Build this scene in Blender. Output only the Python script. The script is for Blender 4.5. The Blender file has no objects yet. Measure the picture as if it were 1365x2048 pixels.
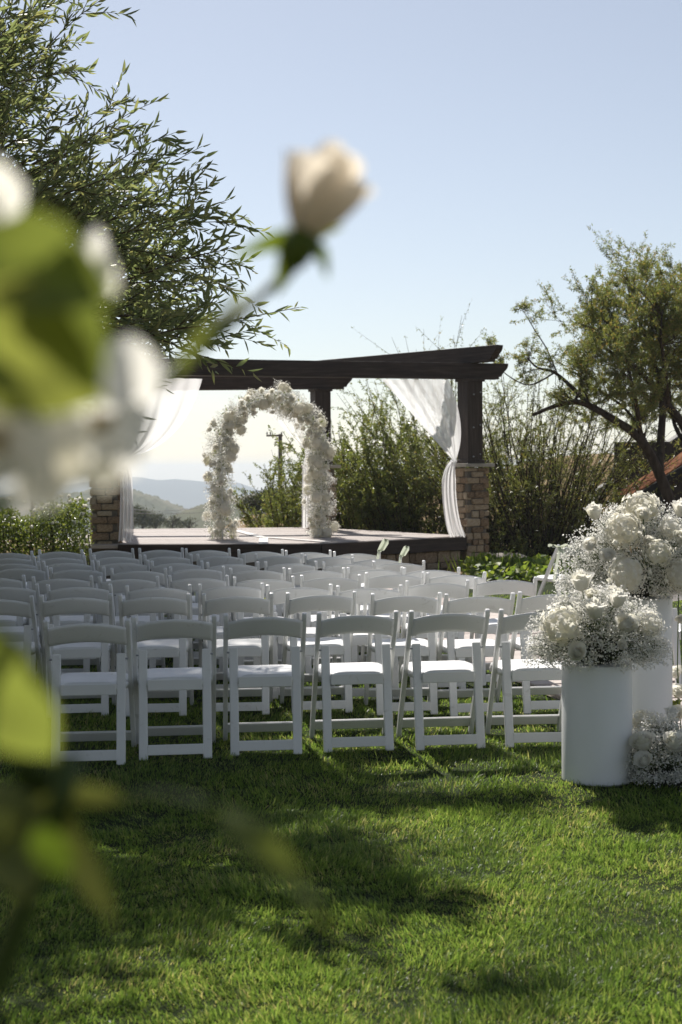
import bpy, bmesh, math, random
import numpy as np
from mathutils import Vector, Matrix, Euler

R = math.radians
sc = bpy.context.scene
COL = sc.collection
rng = np.random.default_rng(7)
random.seed(7)

# ------------------------------------------------------------------ camera
F_PX, CX, CY = 2844.0, 682.5, 1024.0          # photograph is 1365 x 2048, 50 mm lens
CAM_H = 1.54
PITCH, ROLL = math.atan(86.0 / F_PX), R(0.40)
cam_data = bpy.data.cameras.new('camera')
cam = bpy.data.objects.new('camera', cam_data)
COL.objects.link(cam)
cam.location = (0, 0, CAM_H)
cam_rot = Euler((math.pi / 2 - PITCH, 0, 0)).to_matrix() @ Matrix.Rotation(-ROLL, 3, 'Z')
cam.rotation_euler = cam_rot.to_euler()
cam_data.sensor_fit = 'VERTICAL'
cam_data.sensor_height = 36.0
cam_data.lens = 36.0 * F_PX / 2048.0
cam_data.clip_start = 0.02
cam_data.clip_end = 12000
cam_data.dof.use_dof = True
cam_data.dof.focus_distance = 8.8
cam_data.dof.aperture_fstop = 4.8
sc.camera = cam


def at(px, py, Y):
    """World point seen at photo pixel (px, py) at distance Y."""
    d = cam_rot @ Vector(((px - CX) / F_PX, (CY - py) / F_PX, -1.0))
    return Vector((0, 0, CAM_H)) + d * (Y / d.y)


def ground_at(px, py, z=0.0):
    d = cam_rot @ Vector(((px - CX) / F_PX, (CY - py) / F_PX, -1.0))
    t = (z - CAM_H) / d.z
    return Vector((0, 0, CAM_H)) + d * t


# ------------------------------------------------------------------ sky, sun, exposure
SUN_EL, SUN_AZ = R(47), R(-17)                # azimuth from +Y, negative = to the left
world = bpy.data.worlds.new('World')
sc.world = world
world.use_nodes = True
nt = world.node_tree
bg = nt.nodes['Background']
sky = nt.nodes.new('ShaderNodeTexSky')
sky.sky_type = 'NISHITA'
sky.sun_disc = False
sky.sun_elevation = SUN_EL
sky.sun_rotation = SUN_AZ
sky.altitude = 300
sky.air_density = 1.0
sky.dust_density = 0.55
sky.ozone_density = 1.0
hs = nt.nodes.new('ShaderNodeHueSaturation')      # pale, slightly milky summer sky all round
hs.inputs['Saturation'].default_value = 0.62
hs.inputs['Hue'].default_value = 0.503
nt.links.new(sky.outputs[0], hs.inputs['Color'])
nt.links.new(hs.outputs[0], bg.inputs[0])
bg.inputs[1].default_value = 0.082
sun_dir = Vector((math.sin(SUN_AZ) * math.cos(SUN_EL), math.cos(SUN_AZ) * math.cos(SUN_EL), math.sin(SUN_EL)))
sd = bpy.data.lights.new('sun', 'SUN')
sd.energy = 5.0
sd.angle = R(0.53)
sd.color = (1.0, 0.95, 0.88)
sun = bpy.data.objects.new('sun', sd)
COL.objects.link(sun)
sun.location = sun_dir * 40
sun.rotation_euler = sun_dir.to_track_quat('Z', 'Y').to_euler()
sc.view_settings.view_transform = 'Standard'
sc.view_settings.look = 'None'
sc.view_settings.exposure = 0.36
sc.view_settings.gamma = 1.0
sc.cycles.use_denoising = True
sc.cycles.max_bounces = 8
sc.cycles.transparent_max_bounces = 12
sc.cycles.volume_bounces = 0
sc.cycles.caustics_reflective = False
sc.cycles.caustics_refractive = False


# ------------------------------------------------------------------ helpers
def link(o, parent=None):
    COL.objects.link(o)
    if parent is not None:
        o.parent = parent
    return o


def tag(o, label=None, cat=None, group=None, kind=None):
    if label: o['label'] = label
    if cat: o['category'] = cat
    if group: o['group'] = group
    if kind: o['kind'] = kind
    return o


def empty(name, loc, rotz=0.0):
    o = bpy.data.objects.new(name, None)
    o.empty_display_size = 0.1
    o.location = loc
    o.rotation_euler = (0, 0, rotz)
    return link(o)


def new_mesh(name, V, F, mat=None, smooth=False):
    """V (n,3); F an (m,k) array or a list of such arrays / tuples."""
    me = bpy.data.meshes.new(name)
    V = np.asarray(V, dtype=np.float32).reshape(-1, 3)
    if isinstance(F, np.ndarray):
        F = [F]
    if len(F) and not isinstance(F[0], np.ndarray):
        me.from_pydata(V.tolist(), [], [tuple(f) for f in F])
    else:
        F = [f for f in F if len(f)]
        loops = np.concatenate([f.ravel() for f in F]).astype(np.int32)
        tot = np.concatenate([np.full(len(f), f.shape[1], np.int32) for f in F])
        st = np.concatenate([[0], np.cumsum(tot)[:-1]]).astype(np.int32)
        me.vertices.add(len(V)); me.vertices.foreach_set('co', V.ravel())
        me.loops.add(len(loops)); me.loops.foreach_set('vertex_index', loops)
        me.polygons.add(len(tot))
        me.polygons.foreach_set('loop_start', st)
        me.polygons.foreach_set('loop_total', tot)
        me.update(calc_edges=True)
    if mat: me.materials.append(mat)
    if smooth:
        me.polygons.foreach_set('use_smooth', [True] * len(me.polygons))
    me.update()
    return me


def obj(name, me, parent=None, loc=None, rot=None, scale=None):
    o = bpy.data.objects.new(name, me)
    if loc is not None: o.location = loc
    if rot is not None: o.rotation_euler = rot
    if scale is not None: o.scale = scale
    return link(o, parent)


class MB:
    """collects python geometry into one mesh"""
    def __init__(self): self.v, self.f = [], []
    def add(self, vs, fs):
        b = len(self.v)
        self.v += [tuple(p) for p in vs]
        self.f += [tuple(i + b for i in f) for f in fs]
    def box(self, c, s, rz=0.0):
        cx, cy, cz = c; hx, hy, hz = s[0] / 2, s[1] / 2, s[2] / 2
        ca, sa = math.cos(rz), math.sin(rz)
        P = []
        for z in (-hz, hz):
            for x, y in ((-hx, -hy), (hx, -hy), (hx, hy), (-hx, hy)):
                P.append((cx + x * ca - y * sa, cy + x * sa + y * ca, cz + z))
        self.add(P, [(3, 2, 1, 0), (4, 5, 6, 7), (0, 1, 5, 4), (1, 2, 6, 5), (2, 3, 7, 6), (3, 0, 4, 7)])
    def prism(self, poly, z0, z1):
        n = len(poly)
        self.add([(x, y, z0) for x, y in poly] + [(x, y, z1) for x, y in poly],
                 [tuple(range(n))[::-1], tuple(range(n, 2 * n))] +
                 [(i, (i + 1) % n, n + (i + 1) % n, n + i) for i in range(n)])
    def tube(self, pts, radii, k=5, cap=True):
        pts = [Vector(p) for p in pts]
        n = len(pts)
        ref = None
        vs = []
        for i, p in enumerate(pts):
            t = (pts[min(i + 1, n - 1)] - pts[max(i - 1, 0)])
            if t.length < 1e-9: t = Vector((0, 0, 1))
            t.normalize()
            if ref is None:
                ref = Vector((1, 0, 0)) if abs(t.x) < 0.8 else Vector((0, 1, 0))
            a = (ref - t * ref.dot(t)).normalized()
            ref = a
            b = t.cross(a)
            r = radii[i] if hasattr(radii, '__len__') else radii
            for j in range(k):
                an = 2 * math.pi * j / k
                vs.append(p + (a * math.cos(an) + b * math.sin(an)) * r)
        fs = []
        for i in range(n - 1):
            for j in range(k):
                fs.append((i * k + j, i * k + (j + 1) % k, (i + 1) * k + (j + 1) % k, (i + 1) * k + j))
        if cap:
            fs.append(tuple(range(k))[::-1]); fs.append(tuple((n - 1) * k + j for j in range(k)))
        self.add(vs, fs)
    def mesh(self, name, mat, smooth=False, bevel=0.0, seg=2, fix=False):
        me = new_mesh(name, self.v, self.f, mat, smooth)
        if bevel or fix:
            bm = bmesh.new(); bm.from_mesh(me)
            bmesh.ops.recalc_face_normals(bm, faces=bm.faces)
            if bevel:
                ed = [e for e in bm.edges if e.is_manifold and e.calc_face_angle(0) > 0.5]
                bmesh.ops.bevel(bm, geom=ed, offset=bevel, segments=seg, profile=0.6, affect='EDGES', clamp_overlap=True)
            bm.to_mesh(me); bm.free()
            if smooth:
                me.polygons.foreach_set('use_smooth', [True] * len(me.polygons))
                me.update()
        return me
    def build(self, name, mat, parent=None, **k):
        return obj(name, self.mesh(name, mat, **k), parent)


def unit(a):
    return a / np.maximum(np.linalg.norm(a, axis=-1, keepdims=True), 1e-9)


def leaves(base, d, nrm, L, W, fold=0.25, droop=0.15):
    """Folded pointed leaves, 6 verts and two quads each."""
    d = unit(d); s = unit(np.cross(d, nrm)); n = np.cross(s, d)
    L = L[:, None]; W = W[:, None]
    up = n * W * fold
    b = base
    r1 = base + d * L * .32 + s * W * .5 + up
    l1 = base + d * L * .32 - s * W * .5 + up
    r2 = base + d * L * .68 + s * W * .36 + up * .7 - n * L * droop * .4
    l2 = base + d * L * .68 - s * W * .36 + up * .7 - n * L * droop * .4
    t = base + d * L - n * L * droop
    V = np.stack([b, r1, r2, t, l2, l1], 1).reshape(-1, 3)
    i = np.arange(len(base))[:, None] * 6
    F = np.concatenate([i + np.array([[0, 1, 2, 3]]), i + np.array([[0, 3, 4, 5]])])
    return V, F


def rand_dir(n, r=rng):
    return unit(r.normal(size=(n, 3)))


# ------------------------------------------------------------------ materials
def mat_nodes(name):
    m = bpy.data.materials.new(name)
    m.use_nodes = True
    t = m.node_tree
    for n in list(t.nodes): t.nodes.remove(n)
    out = t.nodes.new('ShaderNodeOutputMaterial')
    return m, t, out


def N(t, typ, **k):
    n = t.nodes.new(typ)
    for a, v in k.items(): setattr(n, a, v)
    return n


def ramp(t, fac, cols):
    r = N(t, 'ShaderNodeValToRGB')
    els = r.color_ramp.elements
    while len(els) > 1: els.remove(els[-1])
    els[0].position = cols[0][0]; els[0].color = (*cols[0][1], 1)
    for p, c in cols[1:]:
        e = els.new(p); e.color = (*c, 1)
    t.links.new(fac, r.inputs[0])
    return r.outputs[0]


def noise(t, scale, detail=4, rough=.55, coord='Object', vec=None, dist=0.0, sxyz=None):
    n = N(t, 'ShaderNodeTexNoise')
    n.inputs['Scale'].default_value = scale; n.inputs['Detail'].default_value = detail
    n.inputs['Roughness'].default_value = rough; n.inputs['Distortion'].default_value = dist
    if vec is None:
        tc = N(t, 'ShaderNodeTexCoord'); vec = tc.outputs[coord]
    if sxyz:
        mp = N(t, 'ShaderNodeMapping'); mp.inputs['Scale'].default_value = sxyz
        t.links.new(vec, mp.inputs[0]); vec = mp.outputs[0]
    t.links.new(vec, n.inputs['Vector'])
    return n.outputs[0]


def surf_mat(name, cols, scale=6, rough=.6, bump=0.0, bump_scale=60, spec=.4, sxyz=None, coord='Object', objrand=0.0, rough_var=0.0, detail=5):
    m, t, out = mat_nodes(name)
    p = N(t, 'ShaderNodeBsdfPrincipled')
    f = noise(t, scale, detail=detail, coord=coord, sxyz=sxyz)
    if objrand:
        oi = N(t, 'ShaderNodeObjectInfo')
        ma = N(t, 'ShaderNodeMath', operation='MULTIPLY_ADD')
        t.links.new(oi.outputs['Random'], ma.inputs[0]); ma.inputs[1].default_value = objrand
        sb = N(t, 'ShaderNodeMath', operation='SUBTRACT'); t.links.new(f, sb.inputs[0]); sb.inputs[1].default_value = objrand / 2
        t.links.new(sb.outputs[0], ma.inputs[2]); f = ma.outputs[0]
    t.links.new(ramp(t, f, cols), p.inputs['Base Color'])
    p.inputs['Roughness'].default_value = rough
    p.inputs['Specular IOR Level'].default_value = spec
    if rough_var:
        f2 = noise(t, scale * 2.7, coord=coord)
        mr = N(t, 'ShaderNodeMapRange'); t.links.new(f2, mr.inputs[0])
        mr.inputs[1].default_value = .3; mr.inputs[2].default_value = .7
        mr.inputs[3].default_value = rough - rough_var; mr.inputs[4].default_value = rough + rough_var
        t.links.new(mr.outputs[0], p.inputs['Roughness'])
    if bump:
        b = N(t, 'ShaderNodeBump'); b.inputs['Strength'].default_value = bump; b.inputs['Distance'].default_value = .02
        t.links.new(noise(t, bump_scale, coord=coord, sxyz=sxyz), b.inputs['Height'])
        t.links.new(b.outputs[0], p.inputs['Normal'])
    t.links.new(p.outputs[0], out.inputs[0])
    return m


def leaf_mat(name, cols, trans=.4, tcol=None, rough=.45, spec=.35, patch=0.0, patch_scale=1.0):
    """Thin leaf or petal: reflecting face plus light passing through; tint differs leaf by leaf."""
    m, t, out = mat_nodes(name)
    g = N(t, 'ShaderNodeNewGeometry'); oi = N(t, 'ShaderNodeObjectInfo')
    a = N(t, 'ShaderNodeMath', operation='ADD')
    t.links.new(g.outputs['Random Per Island'], a.inputs[0]); t.links.new(oi.outputs['Random'], a.inputs[1])
    fr = N(t, 'ShaderNodeMath', operation='FRACT'); t.links.new(a.outputs[0], fr.inputs[0])
    fo = fr.outputs[0]
    if patch:
        nz = noise(t, patch_scale, detail=3)
        mu = N(t, 'ShaderNodeMath', operation='MULTIPLY_ADD'); t.links.new(nz, mu.inputs[0])
        mu.inputs[1].default_value = patch; mu.inputs[2].default_value = -patch / 2
        ad = N(t, 'ShaderNodeMath', operation='ADD', use_clamp=True)
        t.links.new(fo, ad.inputs[0]); t.links.new(mu.outputs[0], ad.inputs[1]); fo = ad.outputs[0]
    c = ramp(t, fo, cols)
    p = N(t, 'ShaderNodeBsdfPrincipled')
    t.links.new(c, p.inputs['Base Color'])
    p.inputs['Roughness'].default_value = rough
    p.inputs['Specular IOR Level'].default_value = spec
    tr = N(t, 'ShaderNodeBsdfTranslucent')
    if tcol:
        mx = N(t, 'ShaderNodeMix', data_type='RGBA', blend_type='MULTIPLY')
        mx.inputs[0].default_value = 1.0
        t.links.new(c, mx.inputs[6]); mx.inputs[7].default_value = (*tcol, 1)
        t.links.new(mx.outputs[2], tr.inputs[0])
    else:
        t.links.new(c, tr.inputs[0])
    ms = N(t, 'ShaderNodeMixShader'); ms.inputs[0].default_value = trans
    t.links.new(p.outputs[0], ms.inputs[1]); t.links.new(tr.outputs[0], ms.inputs[2])
    t.links.new(ms.outputs[0], out.inputs[0])
    return m


M = {}
M['arch_frame'] = surf_mat('white_resin', [(.3, (.80, .80, .79)), (.7, (.86, .86, .85))], scale=3, rough=.42, spec=.45, rough_var=.08, bump=.04, bump_scale=180)
def resin_mat():
    m, t, out = mat_nodes('white_resin')
    tc = N(t, 'ShaderNodeTexCoord'); oi = N(t, 'ShaderNodeObjectInfo')
    off = N(t, 'ShaderNodeVectorMath', operation='ADD')
    cb = N(t, 'ShaderNodeCombineXYZ'); sc_ = N(t, 'ShaderNodeMath', operation='MULTIPLY'); sc_.inputs[1].default_value = 37.0
    t.links.new(oi.outputs['Random'], sc_.inputs[0])
    for k in range(3): t.links.new(sc_.outputs[0], cb.inputs[k])
    t.links.new(tc.outputs['Object'], off.inputs[0]); t.links.new(cb.outputs[0], off.inputs[1])
    base = ramp(t, noise(t, 2.2, vec=off.outputs[0]), [(.3, (.72, .72, .705)), (.7, (.80, .80, .79))])
    sc1 = ramp(t, noise(t, 9, detail=6, rough=.7, vec=off.outputs[0], dist=1.6), [(.60, (1, 1, 1)), (.66, (.80, .79, .76)), (.72, (.62, .61, .58))])
    mx = N(t, 'ShaderNodeMix', data_type='RGBA', blend_type='MULTIPLY'); mx.inputs[0].default_value = .55
    t.links.new(base, mx.inputs[6]); t.links.new(sc1, mx.inputs[7])
    p = N(t, 'ShaderNodeBsdfPrincipled'); t.links.new(mx.outputs[2], p.inputs['Base Color'])
    p.inputs['Roughness'].default_value = .42; p.inputs['Specular IOR Level'].default_value = .45
    b = N(t, 'ShaderNodeBump'); b.inputs['Strength'].default_value = .05; b.inputs['Distance'].default_value = .02
    t.links.new(noise(t, 160, vec=off.outputs[0]), b.inputs['Height']); t.links.new(b.outputs[0], p.inputs['Normal'])
    t.links.new(p.outputs[0], out.inputs[0])
    return m
M['resin'] = resin_mat()
M['lawn'] = surf_mat('lawn_soil', [(.3, (.016, .022, .009)), (.55, (.028, .04, .014)), (.8, (.045, .06, .022))], scale=7, rough=.95, bump=.8, bump_scale=70, spec=.1)
M['grass'] = leaf_mat('grass_blade', [(0, (.08, .14, .03)), (.35, (.135, .215, .048)), (.7, (.21, .285, .075)), (.93, (.29, .335, .11)), (1, (.42, .38, .20))],
                      trans=.58, tcol=(1.45, 1.45, .9), rough=.38, spec=.4, patch=.9, patch_scale=2.3)
M['soil'] = surf_mat('dry_soil', [(.3, (.10, .075, .045)), (.7, (.20, .15, .09))], scale=3, rough=.95, bump=.6, bump_scale=20, spec=.1)
M['dry'] = surf_mat('dry_grass_slope', [(.3, (.17, .115, .06)), (.5, (.25, .18, .10)), (.75, (.33, .25, .15))], scale=.25, rough=.95, bump=.6, bump_scale=3, spec=.05)
M['chap'] = surf_mat('chaparral', [(.3, (.07, .08, .045)), (.5, (.125, .125, .075)), (.7, (.23, .20, .135))], scale=.02, rough=.95, spec=.02, detail=8)
M['chap_far'] = surf_mat('chaparral_far', [(.3, (.025, .03, .016)), (.6, (.05, .05, .03)), (.8, (.09, .08, .05))], scale=.004, rough=.95, spec=.02, detail=8)
M['wood'] = surf_mat('dark_stained_wood', [(.25, (.022, .015, .012)), (.55, (.046, .032, .025)), (.8, (.085, .062, .049))], scale=4, sxyz=(.6, 9, 9), rough=.62, bump=.35, bump_scale=30, spec=.35)
M['post'] = surf_mat('dark_stained_post', [(.25, (.024, .017, .013)), (.55, (.052, .037, .028)), (.85, (.095, .07, .054))], scale=4, sxyz=(9, 9, .6), rough=.6, bump=.35, bump_scale=30, spec=.35)
M['deck'] = surf_mat('weathered_deck', [(.25, (.30, .25, .22)), (.5, (.40, .35, .32)), (.8, (.50, .45, .42))], scale=1.2, sxyz=(1, 9, 1), rough=.7, bump=.2, bump_scale=20, spec=.3)
M['board'] = surf_mat('pale_border_board', [(.3, (.58, .55, .52)), (.7, (.68, .66, .63))], scale=4, rough=.65)
M['stone'] = surf_mat('field_stone', [(.15, (.16, .11, .070)), (.4, (.33, .235, .15)), (.6, (.43, .33, .22)), (.85, (.52, .44, .33))], scale=7, rough=.85, bump=.9, bump_scale=22, spec=.25, objrand=.55)
M['mortar'] = surf_mat('mortar', [(.3, (.13, .115, .095)), (.7, (.20, .18, .15))], scale=12, rough=.95, bump=.7, bump_scale=60, spec=.15)
M['cap'] = surf_mat('cast_capstone', [(.3, (.30, .27, .23)), (.7, (.42, .39, .34))], scale=9, rough=.85, bump=.4, bump_scale=50, spec=.25)
M['paver'] = surf_mat('pale_paver', [(.3, (.42, .36, .33)), (.7, (.55, .49, .45))], scale=5, rough=.85, bump=.4, bump_scale=40, spec=.25, objrand=.4)
M['bark'] = surf_mat('bark', [(.3, (.030, .022, .016)), (.7, (.085, .065, .048))], scale=18, sxyz=(1, 1, .3), rough=.9, bump=.9, bump_scale=30, spec=.2)
M['twig'] = surf_mat('twig_bark', [(.3, (.05, .036, .024)), (.7, (.12, .085, .055))], scale=12, rough=.85, spec=.2)
M['leaf_left'] = leaf_mat('narrow_tree_leaf', [(0, (.13, .16, .09)), (.4, (.19, .22, .125)), (.75, (.25, .265, .15)), (1, (.33, .31, .17))], trans=.60, tcol=(1.35, 1.4, .85), rough=.36, spec=.5)
M['leaf_olive'] = leaf_mat('olive_tree_leaf', [(0, (.12, .165, .06)), (.5, (.18, .225, .085)), (.85, (.25, .25, .10)), (1, (.36, .24, .11))], trans=.55, tcol=(1.45, 1.35, .7), rough=.42, spec=.5)
M['leaf_shrub'] = leaf_mat('glossy_shrub_leaf', [(0, (.10, .135, .05)), (.5, (.165, .205, .075)), (.9, (.235, .255, .10)), (1, (.27, .21, .10))], trans=.54, tcol=(1.45, 1.4, .7), rough=.28, spec=.6)
M['leaf_reed'] = leaf_mat('willow_leaf', [(0, (.11, .14, .05)), (.5, (.18, .21, .075)), (.9, (.25, .26, .10)), (1, (.30, .22, .10))], trans=.42, tcol=(1.45, 1.4, .7), rough=.35, spec=.5)
M['leaf_hedge'] = leaf_mat('rose_hedge_leaf', [(0, (.10, .14, .035)), (.5, (.16, .205, .055)), (1, (.25, .27, .09))], trans=.42, tcol=(1.4, 1.4, .7), rough=.3, spec=.6)
M['leaf_cover'] = leaf_mat('groundcover_leaf', [(0, (.11, .17, .035)), (.5, (.17, .235, .055)), (1, (.28, .31, .09))], trans=.5, tcol=(1.4, 1.4, .7), rough=.5, spec=.3)
M['leaf_shade'] = leaf_mat('dense_shade_leaf', [(0, (.03, .05, .02)), (.6, (.05, .075, .028)), (1, (.075, .10, .035))], trans=.25, rough=.45)  # dark leaf for the out-of-view crowns, chosen to let less light through
M['leaf_far'] = leaf_mat('far_tree_leaf', [(0, (.035, .05, .02)), (.6, (.07, .08, .03)), (1, (.11, .11, .045))], trans=.3, rough=.6, spec=.2)
M['petal'] = leaf_mat('white_petal', [(0, (.87, .865, .83)), (.6, (.90, .895, .87)), (1, (.86, .85, .77))], trans=.58, tcol=(1, .98, .92), rough=.6, spec=.2)
M['petal_cream'] = leaf_mat('cream_petal', [(0, (.84, .82, .76)), (.6, (.88, .87, .82)), (1, (.82, .81, .70))], trans=.6, tcol=(1, .985, .93), rough=.6, spec=.2)
M['petal_blush'] = leaf_mat('blush_petal', [(0, (.90, .86, .79)), (1, (.92, .88, .81))], trans=.58, tcol=(1, .96, .88), rough=.55, spec=.25)
M['floret'] = leaf_mat('gypsophila_floret', [(0, (.82, .80, .75)), (.8, (.88, .87, .83)), (1, (.74, .74, .62))], trans=.5, rough=.7, spec=.15)
M['stem'] = leaf_mat('green_stem', [(0, (.06, .10, .025)), (1, (.11, .15, .045))], trans=.15, rough=.5)
M['rose_leaf'] = leaf_mat('rose_leaf', [(0, (.13, .175, .045)), (.6, (.18, .21, .065)), (1, (.24, .25, .09))], trans=.56, tcol=(1.5, 1.45, .8), rough=.36, spec=.4)
M['sepal'] = leaf_mat('rose_sepal', [(0, (.10, .16, .03)), (1, (.20, .25, .06))], trans=.5, tcol=(1.6, 1.5, .6), rough=.45)
M['stamen'] = surf_mat('stamen', [(.3, (.25, .17, .05)), (.7, (.42, .32, .10))], scale=60, rough=.8)
M['pedestal'] = surf_mat('white_pedestal', [(.25, (.70, .70, .67)), (.38, (.78, .785, .77)), (.6, (.82, .82, .81))], scale=3.5, rough=.36, spec=.45, rough_var=.10, bump=.05, bump_scale=14, sxyz=(1, 1, .6), detail=7)
M['vase_dark'] = surf_mat('dark_floral_foam', [(.3, (.02, .022, .016)), (.7, (.05, .05, .035))], scale=20, rough=.9)
M['ribbon'] = leaf_mat('pale_green_ribbon', [(0, (.55, .60, .46)), (1, (.66, .69, .56))], trans=.4, rough=.4)
M['pole'] = surf_mat('weathered_pole', [(.3, (.09, .075, .06)), (.7, (.16, .14, .115))], scale=6, sxyz=(4, 4, .4), rough=.9)
M['wire'] = surf_mat('wire', [(.3, (.10, .10, .10)), (.7, (.2, .2, .2))], scale=2, rough=.5)
M['rust'] = surf_mat('rusty_metal', [(.2, (.08, .028, .016)), (.45, (.21, .065, .026)), (.6, (.30, .13, .05)), (.8, (.20, .11, .08))], scale=3.5, rough=.85, bump=.3, bump_scale=30, spec=.12)
M['black'] = surf_mat('black_paint', [(.3, (.010, .010, .011)), (.7, (.022, .021, .021))], scale=6, rough=.6, spec=.3)
M['barnwall'] = surf_mat('dark_barn_wood', [(.3, (.020, .015, .012)), (.7, (.05, .038, .03))], scale=5, sxyz=(6, 6, .5), rough=.8, bump=.4, bump_scale=30)
M['tin'] = surf_mat('grey_flashing', [(.3, (.26, .27, .28)), (.7, (.38, .39, .40))], scale=5, rough=.5)
M['rock'] = surf_mat('pale_rock', [(.3, (.24, .21, .18)), (.7, (.40, .37, .33))], scale=8, rough=.9, bump=.6, bump_scale=30)


def cloth_mat(name, opac, tint):
    m, t, out = mat_nodes(name)
    d = N(t, 'ShaderNodeBsdfDiffuse'); d.inputs[0].default_value = (*tint, 1)
    tr = N(t, 'ShaderNodeBsdfTranslucent'); tr.inputs[0].default_value = (*tint, 1)
    tp = N(t, 'ShaderNodeBsdfTransparent')
    a = N(t, 'ShaderNodeMixShader'); a.inputs[0].default_value = .82
    t.links.new(d.outputs[0], a.inputs[1]); t.links.new(tr.outputs[0], a.inputs[2])
    w = noise(t, 350, detail=1)
    mr = N(t, 'ShaderNodeMapRange'); t.links.new(w, mr.inputs[0])
    mr.inputs[3].default_value = opac - .08; mr.inputs[4].default_value = opac + .08
    b = N(t, 'ShaderNodeMixShader'); t.links.new(mr.outputs[0], b.inputs[0])
    t.links.new(tp.outputs[0], b.inputs[1]); t.links.new(a.outputs[0], b.inputs[2])
    t.links.new(b.outputs[0], out.inputs[0])
    return m


M['sheer'] = cloth_mat('sheer_white_chiffon', .76, (.94, .94, .94))
M['sheer_thin'] = cloth_mat('thin_white_chiffon', .5, (.92, .91, .9))

# ================================================================== SETTING
# ---- terrain: the lawn plateau, falling away behind the stage into a valley
def terrain_z(X, Y):
    fall = np.clip(Y - 29.0, 0, None)
    z = -0.075 * fall * np.clip(fall / 25, 0, 1)
    z = np.where(Y > 600, z - 0.02 * (Y - 600), z)
    side = np.clip((X - 9.0 - 0.02 * Y) / 30, 0, 1)
    return z * (1 - .55 * side) - 0.03

ys = np.concatenate([np.linspace(-40, 28, 18), np.linspace(30, 120, 24), np.geomspace(130, 3900, 26)])
xs = np.concatenate([-np.geomspace(2900, 40, 16), np.linspace(-34, 34, 24), np.geomspace(40, 2900, 16)])
GX, GY = np.meshgrid(xs, ys)
GZ = terrain_z(GX, GY)
nx = len(xs)
ii = (np.arange(len(ys) - 1)[:, None] * nx + np.arange(nx - 1)[None]).ravel()
terr = obj('ground', new_mesh('ground', np.stack([GX, GY, GZ], -1).reshape(-1, 3), np.stack([ii, ii + 1, ii + nx + 1, ii + nx], 1), M['dry'], True))
tag(terr, kind='structure')

# ---- lawn sheet with gentle relief
def lawn_z(X, Y):
    return 0.012 * np.sin(X * 1.7 + .5) * np.sin(Y * 1.3) + 0.008 * np.sin(X * 4.1 + Y * 2.3) - 0.012

lx = np.linspace(-9, 9, 91); ly = np.linspace(-3, 19.5, 113)
LX, LY = np.meshgrid(lx, ly)
n2 = len(lx)
ii = (np.arange(len(ly) - 1)[:, None] * n2 + np.arange(n2 - 1)[None]).ravel()
lawn = obj('lawn', new_mesh('lawn', np.stack([LX, LY, lawn_z(LX, LY)], -1).reshape(-1, 3), np.stack([ii, ii + 1, ii + n2 + 1, ii + n2], 1), M['lawn'], True))
tag(lawn, kind='structure')

# ---- aisle path of pale pavers
def aisle_left(Y): return 1.72 - 0.205 * (Y - 8.0)
AISLE_W = 1.35
path = MB()
path.add([(aisle_left(6.9) - .02, 6.9, .004), (aisle_left(6.9) + AISLE_W + .02, 6.9, .004), (aisle_left(19) + AISLE_W + .02, 19, .004), (aisle_left(19) - .02, 19, .004)], [(0, 1, 2, 3)])
po = path.build('path', M['mortar']); tag(po, kind='structure')
y = 6.95
k = 0
pav = {}
while y < 18.6:
    for c in range(2):
        w = AISLE_W / 2 - .02
        if c not in pav:
            b = MB(); b.box((0, 0, 0), (w, .58, .03)); pav[c] = b.mesh('paver', M['paver'], bevel=.006)
        xc = aisle_left(y + .29) + AISLE_W * (.25 + .5 * c)
        o = obj('paver', pav[c], po, (xc, y + .29, .012 + random.uniform(-.003, .003)), (0, 0, math.atan(.205) + random.uniform(-.01, .01)))
    y += .60

# ---- grass
def in_path(X, Y):
    l = aisle_left(Y)
    return (Y > 6.9) & (X > l + .02) & (X < l + AISLE_W - .02)

def grass_blades(n, y0, y1, lo, hi, wid, pw):
    u = rng.random(n)
    Y = (y0 ** pw + u * (y1 ** pw - y0 ** pw)) ** (1 / pw)
    half = Y * .262 + .25
    X = rng.uniform(-1, 1, n) * half
    ok = ~in_path(X, Y)
    X, Y = X[ok], Y[ok]
    n = len(X)
    # tufts: blades lean together in patches
    ph = np.sin(X * 3.1 + 1.7 * np.sin(Y * 2.3)) + np.cos(Y * 4.3 + 1.3 * np.sin(X * 5.1))
    az = ph * 1.3 + rng.normal(0, 1.0, n) - .6
    lean = np.clip(rng.normal(.55, .28, n), .05, 1.25)
    cl = .78 + .30 * np.sin(X * 6.3 + 2 * np.sin(Y * 3.7)) * np.sin(Y * 7.1 + np.sin(X * 4.4)) + .34 * np.sin(X * 23 + 3 * np.sin(Y * 9)) * np.sin(Y * 27 + 2 * np.sin(X * 13))
    cl = np.maximum(cl, .28) * np.where(rng.random(n) < .06, 1.55, 1.0)
    H = rng.uniform(lo, hi, n) * cl
    W = rng.uniform(.7, 1.3, n) * wid
    d = np.stack([np.cos(az) * np.sin(lean), np.sin(az) * np.sin(lean), np.cos(lean)], 1)
    d2 = np.stack([np.cos(az) * np.sin(lean * 1.75), np.sin(az) * np.sin(lean * 1.75), np.cos(lean * 1.75)], 1)
    sa = rng.uniform(0, 2 * np.pi, n)
    s = np.stack([np.cos(sa), np.sin(sa), np.zeros(n)], 1) * W[:, None] / 2
    B = np.stack([X, Y, lawn_z(X, Y) - .004], 1)
    mid = B + d * (H * .55)[:, None]
    tip = mid + d2 * (H * .5)[:, None]
    V = np.stack([B - s, B + s, mid + s * .8, mid - s * .8, tip], 1).reshape(-1, 3)
    i = np.arange(n)[:, None] * 5
    return V, i + np.array([[0, 1, 2, 3]]), i + np.array([[3, 2, 4]])

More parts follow.
